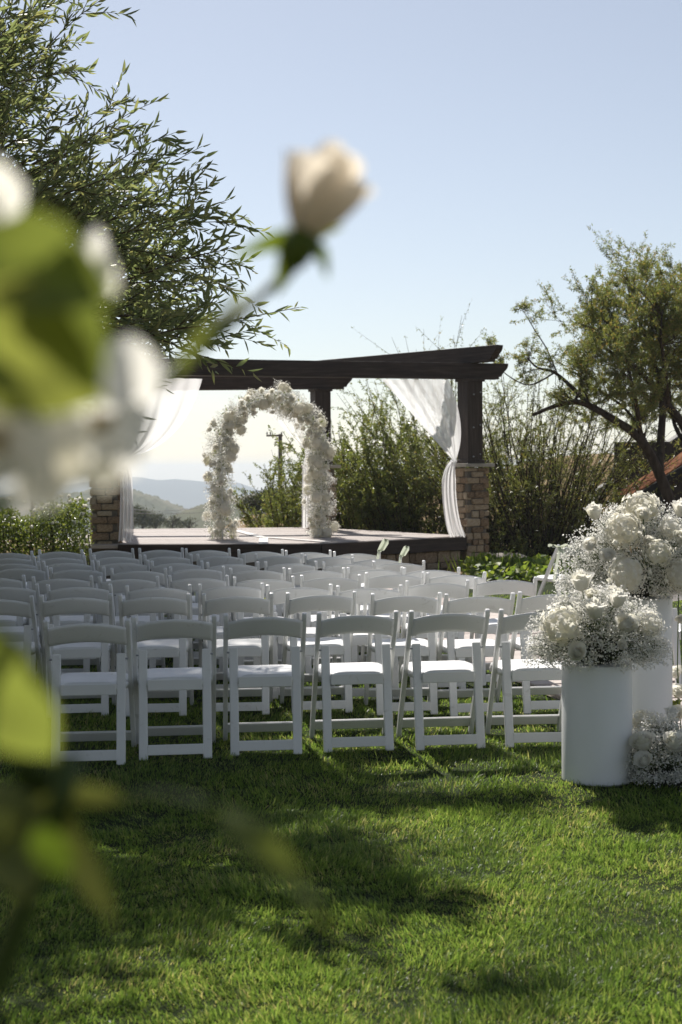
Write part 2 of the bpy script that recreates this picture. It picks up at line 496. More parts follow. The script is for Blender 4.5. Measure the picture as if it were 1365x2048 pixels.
Vs, Q, T, off = [], [], [], 0
for args in ((185000, 3.45, 6.4, .018, .049, .0036, 1.0), (95000, 6.4, 9.5, .020, .050, .0044, 1.0), (60000, 9.5, 17.5, .025, .055, .0065, 1.0)):
    v, q, t_ = grass_blades(*args)
    Vs.append(v); Q.append(q + off); T.append(t_ + off); off += len(v)
gr = obj('grass', new_mesh('grass', np.concatenate(Vs), [np.concatenate(Q), np.concatenate(T)], M['grass']))
tag(gr, 'short mown green lawn grass under and before the chairs', 'grass', kind='stuff')


# ---- hills
def fbm2(X, Y, s, seed=0):
    r = np.random.default_rng(seed); o = np.zeros_like(X)
    a, f = 1.0, 1.0
    for _ in range(5):
        for _ in range(3):
            th = r.uniform(0, 6.28); p = r.uniform(0, 6.28)
            o += a / 3 * np.sin((X * np.cos(th) + Y * np.sin(th)) * f / s + p)
        a *= .55; f *= 2.1
    return o

def hill(name, ridge, Y, depth, zbase, mat, amp, s, nxs=160, nys=40, lump=0.0, lump_s=1.0, seed=1):
    """Ridge line given as (px, py) seen at distance Y; slopes fall to zbase before and behind."""
    P = [at(px, py, Y) for px, py in ridge]
    xr = np.array([p.x for p in P]); zr = np.array([p.z for p in P])
    X = np.linspace(xr[0], xr[-1], nxs); v = np.linspace(-1, 1, nys)
    XX, VV = np.meshgrid(X, v)
    top = np.interp(XX, xr, zr)
    k = np.ones(3) / 3
    YY = Y + VV * depth
    prof = np.cos(VV * np.pi / 2) ** 1.1
    ZZ = zbase + (top - zbase) * prof
    h = fbm2(XX, YY, s, seed) * amp * (.25 + np.abs(VV)) * np.clip((1 - np.abs(VV)) * 4, 0, 1)
    ZZ = ZZ + h
    if lump:
        r = np.random.default_rng(seed)
        ZZ = ZZ + lump * np.abs(fbm2(XX, YY, lump_s, seed + 5)) * r.uniform(.3, 1.3, ZZ.shape) * np.clip((1 - np.abs(VV)) * 5, 0, 1)
    ii = (np.arange(nys - 1)[:, None] * nxs + np.arange(nxs - 1)[None]).ravel()
    o = obj(name, new_mesh(name, np.stack([XX, YY, ZZ], -1).reshape(-1, 3), np.stack([ii, ii + 1, ii + nxs + 1, ii + nxs], 1), mat, True))
    return tag(o, kind='structure')

hill('mountain', [(-1500, 985), (-800, 960), (-300, 985), (-60, 1000), (0, 992), (70, 983), (120, 972), (180, 962), (255, 952), (285, 955), (315, 961), (350, 958), (400, 963),
                  (440, 968), (470, 965), (500, 975), (525, 986), (560, 996), (640, 990), (760, 985), (900, 975), (1100, 960), (1400, 950), (2000, 955)],
     3300, 520, -150, M['chap_far'], 9, 160, 260, 40, seed=3)
hill('hill_wooded_left', [(-900, 1000), (-300, 995), (-60, 1003), (60, 992), (150, 985), (230, 978), (262, 985), (285, 992), (310, 1002), (335, 1013), (358, 1024), (385, 1036), (430, 1052), (520, 1075)],
     760, 190, -48, M['chap'], 2.2, 40, 420, 70, lump=1.7, lump_s=3.0, seed=5)
hill('hill_wooded_right', [(240, 1085), (300, 1060), (340, 1042), (370, 1028), (400, 1017), (430, 1008), (470, 999), (500, 994), (540, 985), (600, 975), (700, 965), (900, 955), (1300, 945), (1800, 940)],
     470, 130, -34, M['chap'], 1.4, 30, 420, 60, lump=1.1, lump_s=2.0, seed=8)
hill('hill_dry_grass', [(380, 1075), (440, 1058), (470, 1046), (500, 1034), (540, 1028), (600, 1024), (700, 1015), (850, 990), (1000, 940), (1080, 920), (1150, 912), (1205, 908), (1235, 914), (1300, 917), (1500, 905), (2000, 900)],
     58, 17, -4.2, M['dry'], .22, 6, 200, 40, lump=.10, lump_s=.6, seed=9)

# ================================================================== STAGE
DZ = 0.46
stage = empty('stage', (-1.0, 22.8, 0))
tag(stage, 'low stone and timber stage with weathered deck under the flower arch', 'stage')
inv = Matrix.Translation(stage.location).inverted()
deck_poly = [(-4.35, 20.62), (-3.2, 20.62), (-.30, 20.42), (1.93, 22.28), (1.99, 22.62), (-.55, 26.25), (-4.35, 25.95)]
def to_stage(pl): return [(x + 1.0, y - 22.8) for x, y in pl]
b = MB(); b.prism(to_stage(deck_poly), DZ - .05, DZ); b.build('deck', M['deck'], stage, fix=True)
# planks along the front part of the deck, laid a few mm proud, visible as thin joints
def clip_poly(poly, y0, y1):
    def cut(pl, y, keep):
        out = []
        for i in range(len(pl)):
            a, c = pl[i], pl[(i + 1) % len(pl)]
            ia, ic = keep(a[1], y), keep(c[1], y)
            if ia: out.append(a)
            if ia != ic:
                t = (y - a[1]) / (c[1] - a[1]); out.append((a[0] + t * (c[0] - a[0]), y))
        return out
    pl = cut(poly, y0, lambda v, y: v >= y)
    return cut(pl, y1, lambda v, y: v <= y) if len(pl) > 2 else []
inner = [(-4.30, 20.70), (-3.2, 20.70), (-.32, 20.50), (1.86, 22.32), (1.90, 22.60), (-.58, 26.17), (-4.30, 25.88)]
yy = 20.5
while yy < 26.2:
    pl = clip_poly(to_stage(inner), yy - 22.8 + .004, yy - 22.8 + .136)
    if len(pl) > 2:
        b = MB(); b.prism(pl, DZ + .001, DZ + .012 + random.uniform(-.002, .002)); b.build('plank', M['deck'], stage, fix=True)
    yy += .14
# pale border boards
def board(p, q, w, z, parent, name='border_board'):
    p, q = Vector(p), Vector(q); d = (q - p); L = d.length
    b = MB(); b.box((0, 0, 0), (L, w, .012)); me = b.mesh(name, M['board'], bevel=.002)
    return obj(name, me, parent, ((p.x + q.x) / 2 + 1.0, (p.y + q.y) / 2 - 22.8, z), (0, 0, math.atan2(d.y, d.x)))
g = lambda px, py: ground_at(px, py, DZ)
board(g(471, 1063), g(524, 1077), .13, DZ + .021, stage)
board(g(528, 1077), g(655, 1086.5), .13, DZ + .021, stage)
board(g(528, 1079), g(527, 1090.5), .14, DZ + .023, stage)
# fascia boards, following the front edges
def fascia(p, q, name='fascia'):
    p, q = Vector((*p, 0)), Vector((*q, 0)); d = q - p; L = d.length; nrm = Vector((d.y, -d.x, 0)).normalized()
    c = (p + q) / 2 + nrm * .022
    b = MB(); b.box((0, 0, 0), (L + .03, .04, .20)); me = b.mesh(name, M['wood'], bevel=.005)
    obj(name, me, stage, (c.x + 1.0, c.y - 22.8, DZ - .10 + .006), (0, 0, math.atan2(d.y, d.x)))
fascia((-3.22, 20.62), (-.31, 20.42)); fascia((-.29, 20.42), (1.93, 22.28))
wall_in = [(-4.25, 20.74), (-.36, 20.56), (1.82, 22.34), (1.88, 22.6), (-.6, 26.1), (-4.25, 25.8)]
b = MB(); b.prism(to_stage(wall_in), -.08, DZ - .06); wallo = b.build('retaining_wall', M['mortar'], stage, fix=True)

stone_meshes = []
for k in range(9):
    r = random.Random(k + 40)
    bm = bmesh.new(); bmesh.ops.create_cube(bm, size=1.0)
    for v in bm.verts:
        v.co += Vector((r.uniform(-.05, .05), r.uniform(-.08, .08), r.uniform(-.06, .06)))
    bmesh.ops.bevel(bm, geom=list(bm.edges), offset=.10, segments=1, profile=.6, affect='EDGES')
    for v in bm.verts:
        v.co += Vector((r.uniform(-.025, .025), r.uniform(-.05, .05), r.uniform(-.03, .03)))
    me = bpy.data.meshes.new('stone'); bm.to_mesh(me); bm.free(); me.materials.append(M['stone'])
    stone_meshes.append(me)

def stone_face(parent, origin, ang, width, z0, z1, depth=.10, seed=0, gap=.012, ends=None, cmin=.085, cmax=.14):
    """Lay courses of stones on a vertical face; origin = centre of the face, ang = direction along it."""
    r = random.Random(seed)
    ux, uy = math.cos(ang), math.sin(ang); z = z0; c = 0
    while z < z1 - .03:
        h = min(r.uniform(cmin, cmax), z1 - z)
        if z1 - z - h < .05: h = z1 - z
        inset = 0 if ends is None else (ends[c % 2])
        a, e = -width / 2 + inset, width / 2 - inset
        x = a
        while x < e - .02:
            w = r.uniform(.11, .30)
            if e - x - w < .09: w = e - x
            xc = x + w / 2
            o = obj('stone', stone_meshes[r.randrange(9)], parent,
                    (origin[0] + ux * xc, origin[1] + uy * xc, z + h / 2), (0, 0, ang + r.uniform(-.03, .03)),
                    (w - gap, depth * r.uniform(.88, 1.12), h - gap))
            x += w
        z += h; c += 1

# stones of the low wall under the right front edge of the deck
p, q = Vector((-.30, 20.52)), Vector((1.86, 22.32))
d = q - p; ang = math.atan2(d.y, d.x); mid = (p + q) / 2
stone_face(wallo, (mid.x + 1.0 + .0, mid.y - 22.8), ang, d.length - .05, -.02, DZ - .20, seed=3)

# ================================================================== PERGOLA
perg = empty('pergola', (-1.0, 22.8, 0))
tag(perg, 'dark timber pergola on four stone pillars over the stage', 'pergola')
PIL = [(-3.46, 20.98, 0.03), (2.06, 22.62, R(30)), (-.35, 25.15, R(20)), (-4.13, 25.2, 0.0)]
CAPZ = 1.555
BZ = 2.95     # underside of the beams
def place(o, x, y): o.location.x = x + 1.0; o.location.y = y - 22.8
for i, (x, y, a) in enumerate(PIL):
    w = .43
    b = MB(); b.box((0, 0, CAPZ / 2 - .02), (w - .07, w - .07, CAPZ + .02))
    core = b.build('pillar', M['mortar'], perg); place(core, x, y); core.rotation_euler = (0, 0, a)
    h = w / 2 - .045
    for f in range(4):
        fa = f * math.pi / 2
        stone_face(core, (math.sin(fa) * h, -math.cos(fa) * h), fa, w, 0.0, CAPZ - .01, depth=.10, seed=i * 10 + f,
                   ends=(0.0, .10) if f % 2 == 0 else (.10, 0.0))
    b = MB(); b.box((0, 0, 0), (.56, .56, .055))
    o = b.build('capstone', M['cap'], perg, bevel=.01); place(o, x, y); o.location.z = CAPZ + .03; o.rotation_euler = (0, 0, a)
    b = MB(); b.box((0, 0, 0), (.29, .29, BZ - CAPZ - .06 - .04))
    o = b.build('column', M['post'], perg, bevel=.012); place(o, x, y); o.location.z = (BZ - .04 + CAPZ + .06) / 2; o.rotation_euler = (0, 0, a)
    b = MB(); b.box((0, 0, 0), (.345, .345, .045))
    o = b.build('column_collar', M['post'], perg, bevel=.008); place(o, x, y); o.location.z = BZ - .02; o.rotation_euler = (0, 0, a)
    b = MB(); b.box((0, 0, 0), (.335, .335, .06))
    o = b.build('column_base', M['post'], perg, bevel=.008); place(o, x, y); o.location.z = CAPZ + .09; o.rotation_euler = (0, 0, a)

def beam(p, q, ext0, ext1, z, h=.25, t=.14, off=0.0, name='beam'):
    p, q = Vector(p), Vector(q); d = (q - p); L = d.length; u = d / L
    a0 = -ext0; a1 = L + ext1
    prof = []
    def ogee(x, s):   # lower corner of a beam end, carved in a double curve
        return [(x, h), (x - s * .005, h * .80), (x - s * .03, h * .62), (x - s * .075, h * .45), (x - s * .105, h * .30), (x - s * .115, h * .16), (x - s * .16, h * .16), (x - s * .16, 0)]
    e1 = ogee(a1, 1); e0 = ogee(a0, -1)
    prof = e1 + e0[::-1]
    n = len(prof)
    b = MB()
    b.add([(x, -t / 2, zz) for x, zz in prof] + [(x, t / 2, zz) for x, zz in prof],
          [tuple(range(n)), tuple(range(n, 2 * n))[::-1]] + [(i, n + i, n + (i + 1) % n, (i + 1) % n) for i in range(n)])
    o = b.build(name, M['wood'], perg, fix=True, bevel=.004, seg=1)
    nrm = Vector((-u.y, u.x))
    o.location = (p.x + 1.0 + nrm.x * off, p.y - 22.8 + nrm.y * off, z); o.rotation_euler = (0, 0, math.atan2(u.y, u.x))
    return o
b = MB(); b.tube([(0, 0, 0), (0, -.012, 0), (0, -.018, 0)], [.013, .013, .006], 8); bolt_me = b.mesh('bolt', M['tin'])
for i, (x, y, a) in enumerate(PIL[:2]):
    for zz in (1.74, 2.2, 2.72):
        for dx in (-.06, .07):
            q = Matrix.Rotation(a, 3, 'Z') @ Vector((dx + .01 * zz, -.146, 0))
            o = obj('bolt', bolt_me, perg, (x + q.x + 1.0, y + q.y - 22.8, zz + dx * .3), (0, 0, a))
P1, P2, P3, P4 = [(x, y) for x, y, a in PIL]
beam(P1, P2, .55, .62, BZ, t=.20)
beam(P4, P3, .5, .58, BZ, t=.20)
beam(P3, P2, .5, .62, BZ + .252, t=.16)
beam(P4, P1, .5, .62, BZ + .252, t=.16)

# ---- drapes
def lerp(a, b, t): return a + (b - a) * t
def bez(pts, t):
    pts = list(pts)
    while len(pts) > 1: pts = [lerp(pts[i], pts[i + 1], t) for i in range(len(pts) - 1)]
    return pts[0]

def swag(name, left, right, folds, amp, mat, tail, tw, label, nu=44, nv=40, tail_end=None):
    root_loc = Vector((tail[-1].x, tail[-1].y, tail[-1].z))
    V, F = [], []
    for j in range(nv):
        v = j / (nv - 1)
        a, b_ = bez(left, v), bez(right, v)
        for i in range(nu):
            u = i / (nu - 1)
            p = lerp(a, b_, u)
            f = math.sin(u * folds * math.pi * 2 + 3 * v + .6 * math.sin(5 * v)) * amp * (.25 + .75 * v) * (1 - v ** 6)
            sag = math.sin(u * math.pi) * math.sin(v * math.pi) * .10
            V.append((p.x, p.y - sag + f + .35 * amp * math.sin(u * 37 + v * 4), p.z + .3 * f))
    for j in range(nv - 1):
        for i in range(nu - 1):
            k = j * nu + i; F.append((k, k + 1, k + nu + 1, k + nu))
    V = [Vector(v) - root_loc for v in V]
    o = obj(name, new_mesh(name, V, F, mat, True)); o.location = root_loc
    tag(o, label, 'drape', 'sheer drapes tied to the pergola')
    # hanging tail below the knot
    V, F = [], []
    nt_ = 30; nu2 = 40
    for j in range(nt_):
        v = j / (nt_ - 1); c = bez(tail, v)
        w = tw * (.35 + .65 * min(1, v * 3)) * (1 + .25 * v)
        for i in range(nu2):
            u = i / (nu2 - 1) - .5
            V.append(Vector((c.x + u * w + .008 * math.sin(u * 40 + 5 * v), c.y + .045 * math.sin(u * 24 + 2.2 * v) * (.4 + .6 * v), c.z + .012 * math.sin(u * 30))) - root_loc)
    for j in range(nt_ - 1):
        for i in range(nu2 - 1):
            k = j * nu2 + i; F.append((k, k + 1, k + nu2 + 1, k + nu2))
    obj('tail', new_mesh('tail', V, F, M['sheer'], True), o)
    b = MB()
    g0 = tail[0]
    ring = [g0 - root_loc + Vector((.045 * math.cos(t), .045 * math.sin(t), .012 * math.sin(2 * t))) for t in np.linspace(0, 2 * math.pi, 13)]
    b.tube(ring, .014, 6, cap=False); b.build('tie', M['sheer'], o, smooth=True)
    return o

Ya, Yb = 21.05, 22.35
kR = at(908, 922, 22.30)
swag('drape', [at(764, 759, 22.33), at(815, 815, 22.34), at(860, 872, 22.34), kR], [at(897, 759, 22.62), at(915, 800, 22.58), at(936, 866, 22.45), kR + Vector((.03, 0, 0))],
     3, .035, M['sheer'], [kR, at(889, 935, 22.25), at(899, 1040, 22.10), at(917, 1073, 22.05)], .20,
     'white sheer drape tied to the pillar beside the green planting bed')
kL = at(246, 917, 21.0)
swag('drape', [at(405, 758, 21.52), at(382, 845, 21.42), at(330, 905, 21.15), kL], [at(242, 752, 21.2), at(236, 820, 21.15), at(240, 880, 21.05), kL + Vector((-.02, 0, 0))],
     4, .04, M['sheer'], [kL, at(252, 932, 20.95), at(257, 1010, 20.75), at(252, 1082, 20.72)], .17,
     'white sheer drape tied to the pillar beside the white rose hedge')
kB = at(617, 905, 25.0)
swag('drape', [at(505, 782, 25.05), at(545, 840, 25.0), at(585, 880, 25.0), kB], [at(600, 782, 25.05), at(600, 830, 25.0), at(607, 880, 25.0), kB + Vector((.03, 0, 0))],
     3, .04, M['sheer_thin'], [kB, at(613, 930, 24.95), at(615, 990, 24.9), at(616, 1056, 24.9)], .16,
     'thin sheer drape seen through the flower arch on rear pillar')

# ================================================================== FLOWER MESHES
def rose_mesh(name, mat, n=20, seed=0, open_=1.0, su=5, sv=5, h=1.32, rmax=.72):
    r = random.Random(seed); V, F = [], []
    for i in range(n):
        f = i / (n - 1); az = i * 2.39996 + r.uniform(-.2, .2)
        Rf = (.05 + (rmax + .11) * f ** .85 * open_); Hf = h * (1.0 - .28 * f * open_) * r.uniform(.94, 1.05)
        Wf = 1.35 - .45 * f
        b = len(V)
        curl = r.uniform(.6, 1.3)
        for jt in range(sv):
            for js in range(su):
                s = js / (su - 1) * 2 - 1; t = jt / (sv - 1)
                tt = t * (1 - .22 * s * s)
                rho = Rf * tt ** .40 + .20 * f * open_ * curl * tt ** 5
                z = Hf * tt - .16 * f * open_ * curl * tt ** 6
                th = az + s * Wf * (.55 + .45 * tt ** .4)
                rho *= 1 - .50 * (1 - f) * tt ** 2.5
                rho += .02 * math.sin(3 * s + i)
                V.append((rho * math.cos(th), rho * math.sin(th), z))
        for jt in range(sv - 1):
            for js in range(su - 1):
                k = b + jt * su + js; F.append((k, k + 1, k + su + 1, k + su))
    for j in range(7):                       # closed heart
        for i in range(9):
            ph = math.pi * .62 * j / 6; th = 2 * math.pi * i / 9
            q = .21 * (1 + .08 * math.sin(3 * th + 5 * ph)); V.append((q * math.sin(ph) * math.cos(th), q * math.sin(ph) * math.sin(th), h * .66 + q * math.cos(ph)))
    k0 = len(V) - 63
    for j in range(6):
        for i in range(9): F.append((k0 + j * 9 + i, k0 + (j + 1) * 9 + i, k0 + (j + 1) * 9 + (i + 1) % 9, k0 + j * 9 + (i + 1) % 9))
    V = np.array(V); V[:, 2] -= .5 * h; V /= np.hypot(V[:, 0], V[:, 1]).max() * 1.02
    return new_mesh(name, V, F, mat, True)

def hydrangea_mesh(name, mat, n=190, seed=0):
    r = np.random.default_rng(seed); V, F = [], []
    for i in range(n):
        z = 1 - 2 * (i + .5) / n; th = i * 2.39996
        nrm = np.array([math.sqrt(1 - z * z) * math.cos(th), math.sqrt(1 - z * z) * math.sin(th), z * .85])
        nrm = nrm + r.normal(0, .12, 3); nn = nrm / np.linalg.norm(nrm)
        c = nrm * r.uniform(.86, 1.05)
        a = np.cross(nn, r.normal(size=3)); a /= np.linalg.norm(a); bb = np.cross(nn, a)
        s = r.uniform(.13, .18)
        for q in range(4):
            an = q * math.pi / 2
            d1 = a * math.cos(an) + bb * math.sin(an); d2 = -a * math.sin(an) + bb * math.cos(an)
            k = len(V)
            lift = r.uniform(.0, .35)
            V += [c, c + d1 * s * .55 + d2 * s * .52 + nn * s * .1, c + d1 * s * 1.1 + nn * s * lift, c + d1 * s * .55 - d2 * s * .52 + nn * s * .1]
            F.append((k, k + 1, k + 2, k + 3))
    # inner core so that gaps look into petals, not through
    k = len(V); m_, l_ = 10, 6
    for j in range(l_ + 1):
        for i in range(m_):
            ph = math.pi * j / l_; th = 2 * math.pi * i / m_
            V.append(np.array([math.sin(ph) * math.cos(th), math.sin(ph) * math.sin(th), math.cos(ph) * .85]) * .82)
    for j in range(l_):
        for i in range(m_):
            F.append((k + j * m_ + i, k + (j + 1) * m_ + i, k + (j + 1) * m_ + (i + 1) % m_, k + j * m_ + (i + 1) % m_))
    return new_mesh(name, np.array(V), F, mat)

ROSES = [rose_mesh('rose', M['petal'], 28, 1), rose_mesh('rose', M['petal_cream'], 26, 2, .85), rose_mesh('rose', M['petal'], 20, 3, .75, h=1.30, rmax=.66)]
ROSES_LO = [rose_mesh('rose', M['petal'], 13, 4, .9, 4, 4), rose_mesh('rose', M['petal_cream'], 12, 5, .75, 4, 4)]
HYD = [hydrangea_mesh('hydrangea', M['petal_cream'], 200, 1), hydrangea_mesh('hydrangea', M['petal'], 170, 2)]
HYD_LO = [hydrangea_mesh('hydrangea', M['petal_cream'], 80, 3)]

PENT = np.array([[0, 0, -.25]] + [[math.cos(2 * math.pi * k / 5), math.sin(2 * math.pi * k / 5), .12] for k in range(5)])
PENTF = np.array([[0, 1 + k, 1 + (k + 1) % 5] for k in range(5)])
def florets(P, size):
    n = len(P)
    j = rng.uniform(.7, 1.2, (n, 6, 1)) * PENT[None]
    Rm = np.linalg.qr(rng.normal(size=(n, 3, 3)))[0]
    V = np.einsum('nij,nkj->nki', Rm, j) * (size * rng.uniform(.7, 1.3, n))[:, None, None] + P[:, None]
    F = np.arange(n)[:, None, None] * 6 + PENTF[None]
    return V.reshape(-1, 3), F.reshape(-1, 3)

def sprays(parent, roots, tips, per, clump, size, stem_r=.0011, twig=True, name='gypsophila'):
    """Baby's breath: from each root to each tip a stem that fans out in a cloud of florets."""
    P, SV, SF = [], MB(), None
    b = MB()
    for r_, t_ in zip(roots, tips):
        r_, t_ = np.array(r_), np.array(t_)
        d = t_ - r_; L = np.linalg.norm(d)
        q = t_ + rng.normal(0, clump, (per, 3)) * np.array([1, 1, .8])
        P.append(q)
        if twig:
            b.tube([r_, r_ + d * .5 + rng.normal(0, .03 * L, 3), t_], [stem_r * 1.4, stem_r, stem_r * .7], 3, False)
            fork = r_ + d * .72
            for e in q[:max(3, per // 5)]:
                b.tube([fork, fork + (e - fork) * .5 + rng.normal(0, .006, 3), e], [stem_r * .7, stem_r * .5, stem_r * .4], 3, False)
    P = np.concatenate(P)
    V, F = florets(P, size)
    o = obj(name, new_mesh(name, V, F, M['floret']), parent); o['kind'] = 'stuff'
    if twig:
        s = b.build('stems', M['stem'], parent); s['kind'] = 'stuff'
    return o

def put_flower(name, me, parent, loc, r, facing, spin=0.0, stem_to=None, stem_r=.0028):
    q = Vector(facing).normalized().to_track_quat('Z', 'Y') @ Euler((0, 0, spin)).to_quaternion()
    o = obj(name, me, parent, loc, q.to_euler(), (r, r, r))
    if stem_to is not None:
        b = MB(); L = Vector(loc); S = Vector(stem_to); m_ = (L + S) / 2 + Vector((random.uniform(-.02, .02), random.uniform(-.02, .02), 0))
        b.tube([L - Vector(facing).normalized() * r * .3, m_, S], [stem_r, stem_r, stem_r * 1.1], 5)
        b.build('flower_stem', M['stem'], parent, smooth=True)
    return o

# ================================================================== FLOWER ARCH
aL, aR = at(443, 1079, 21.9), at(640, 1075, 22.35)
aL.z = aR.z = DZ + .013
arch = empty('flower_arch', (aL + aR) / 2)
tag(arch, 'round topped arch of white roses and cloudy filler flowers on stage', 'flower arch')
half = (aR - aL) / 2; rad = half.length; u = half.normalized(); nv_ = Vector((-u.y, u.x, 0))
ARC_Z = 1.37
def arch_pt(s):
    """s in 0..1 along the frame, local coordinates"""
    tot = 2 * ARC_Z + math.pi * rad; l = s * tot
    if l < ARC_Z: return -u * rad + Vector((0, 0, l)), -u
    if l > tot - ARC_Z: return u * rad + Vector((0, 0, tot - l)), u
    a = (l - ARC_Z) / rad
    o = -u * math.cos(a) + Vector((0, 0, math.sin(a)))
    return o * rad + Vector((0, 0, ARC_Z)), o
b = MB()
for s in (-.10, .10):
    b.tube([arch_pt(t)[0] + nv_ * s for t in np.linspace(0, 1, 40)], .008, 6)
b.build('frame', M['resin'], arch, smooth=True)
r_ = random.Random(12)
roots, tips = [], []
nfl = 0
for k in range(1250):
    s = r_.random()
    p, o_ = arch_pt(s)
    an = r_.uniform(0, 2 * math.pi)
    ring = o_ * math.cos(an) + nv_ * math.sin(an)
    wob = .92 + .20 * math.sin(s * 23 + 1) + .12 * math.sin(s * 51)
    rr = r_.uniform(.02, .24) * wob
    if s < .12 or s > .88: rr *= 1.12
    roots.append(p); tips.append(p + ring * rr)
for t in tips: t.z = max(t.z, .03)
sprays(arch, roots, tips, 26, .036, .0092, .0010, name='gypsophila')
for k in range(190):
    s = (k + r_.random()) / 190
    p, o_ = arch_pt(s)
    an = r_.choice([0, math.pi, -math.pi / 2, -math.pi / 2, math.pi / 2]) + r_.uniform(-.8, .8)
    ring = o_ * math.cos(an) + nv_ * math.sin(an)
    c = p + ring * r_.uniform(.10, .26); c.z = max(c.z, .07)
    if r_.random() < .33:
        put_flower('hydrangea', HYD_LO[0], arch, c, r_.uniform(.075, .105), ring, r_.uniform(0, 6))
    else:
        put_flower('rose', ROSES_LO[r_.randrange(2)], arch, c, r_.uniform(.050, .078), ring + Vector((0, -.25, .2)), r_.uniform(0, 6))
nl = 900
S = rng.random(nl); A = rng.uniform(0, 6.28, nl)
bp = np.array([list(arch_pt(s)[0] + (arch_pt(s)[1] * math.cos(a) + nv_ * math.sin(a)) * random.uniform(.03, .15)) for s, a in zip(S, A)])
bp[:, 2] = np.maximum(bp[:, 2], .06)
V, F = leaves(bp, rand_dir(nl), rand_dir(nl), rng.uniform(.05, .09, nl), rng.uniform(.012, .024, nl))
o = obj('greenery', new_mesh('greenery', V, F, M['leaf_hedge']), arch); o['kind'] = 'stuff'

# ================================================================== PEDESTALS AND ARRANGEMENTS
def pedestal(loc, r, h, label):
    V, F = [], []
    k = 64
    prof = [(0, .001), (r - .006, .001), (r, .008), (r, h - .008), (r - .003, h - .002), (r - .008, h), (0, h)]
    b = MB()
    for (q, z) in prof:
        for i in range(k):
            a = 2 * math.pi * i / k; V.append((q * math.cos(a), q * math.sin(a), z))
    for j in range(len(prof) - 1):
        for i in range(k): F.append((j * k + i, j * k + (i + 1) % k, (j + 1) * k + (i + 1) % k, (j + 1) * k + i))
    me = new_mesh('flower_pedestal', V, F, M['pedestal'], True)
    bm = bmesh.new(); bm.from_mesh(me); bmesh.ops.remove_doubles(bm, verts=bm.verts, dist=1e-5); bmesh.ops.recalc_face_normals(bm, faces=bm.faces)
    for e in bm.edges:
        if e.is_manifold and e.calc_face_angle(0) > .6: e.smooth = False
    bm.to_mesh(me); bm.free()
    o = obj('flower_pedestal', me, None, loc)
    return tag(o, label, 'pedestal', 'white cylinder pedestals')

pA = at(1194, 1500, 6.99); pA.z = -.005
pB = at(1279, 1400, 7.78); pB.z = -.005
pedestal(pA, .172, .582, 'short white cylinder pedestal standing on the lawn in front')
pedestal(pB, .178, .835, 'tall white cylinder pedestal behind the shorter one')

def arrangement(loc, label, rx, ry, up, down, nsp, blooms, seed, per=30, size=.0050, clump=.019):
    root = empty('flower_arrangement', loc); tag(root, label, 'flowers', 'white flower arrangements')
    r = random.Random(seed)
    b = MB()
    k = 14
    pr = [(.07, .0), (.115, .02), (.13, .07), (.10, .11), (.03, .13)]
    vs = [(q * math.cos(2 * math.pi * i / k), q * math.sin(2 * math.pi * i / k), z) for q, z in pr for i in range(k)]
    b.add(vs, [(j * k + i, j * k + (i + 1) % k, (j + 1) * k + (i + 1) % k, (j + 1) * k + i) for j in range(len(pr) - 1) for i in range(k)] + [tuple(range(k))[::-1], tuple((len(pr) - 1) * k + i for i in range(k))])
    b.build('foam_bowl', M['vase_dark'], root, smooth=True)
    roots, tips = [], []
    for i in range(nsp):
        a = r.uniform(0, 2 * math.pi); e = r.uniform(-.45, 1.0)
        z = e * (up if e > 0 else down / .45); m_ = math.sqrt(max(0, 1 - (max(e, 0)) ** 2)) * r.uniform(.55, 1.05)
        if e < 0: m_ = max(m_, .72)
        t = Vector((math.cos(a) * rx * m_, math.sin(a) * ry * m_, .10 + z * r.uniform(.75, 1.05)))
        roots.append(Vector((r.uniform(-.03, .03), r.uniform(-.03, .03), .09))); tips.append(t)
    sprays(root, roots, tips, per, clump, size, .0009)
    for (px, py, Yd, kind, rp, stem) in blooms:
        p = at(px, py, Yd - .07); l = p - root.location
        sz = rp / F_PX * Yd
        out = l - Vector((0, 0, .08)); out.normalize()
        fac = out + Vector((-.1, -.20, .60))
        if kind == 'h': put_flower('hydrangea', HYD[r.randrange(2)], root, l, sz, fac, r.uniform(0, 6))
        elif kind == 'u': put_flower('rose', ROSES[2], root, l, sz, Vector((out.x * .3, -.15, 1)), r.uniform(0, 6), (0, 0, .1) if stem else None)
        else: put_flower('rose', ROSES[r.randrange(2)], root, l, sz, fac, r.uniform(0, 6), (l.x * .3, l.y * .3, .1) if stem else None)
    return root

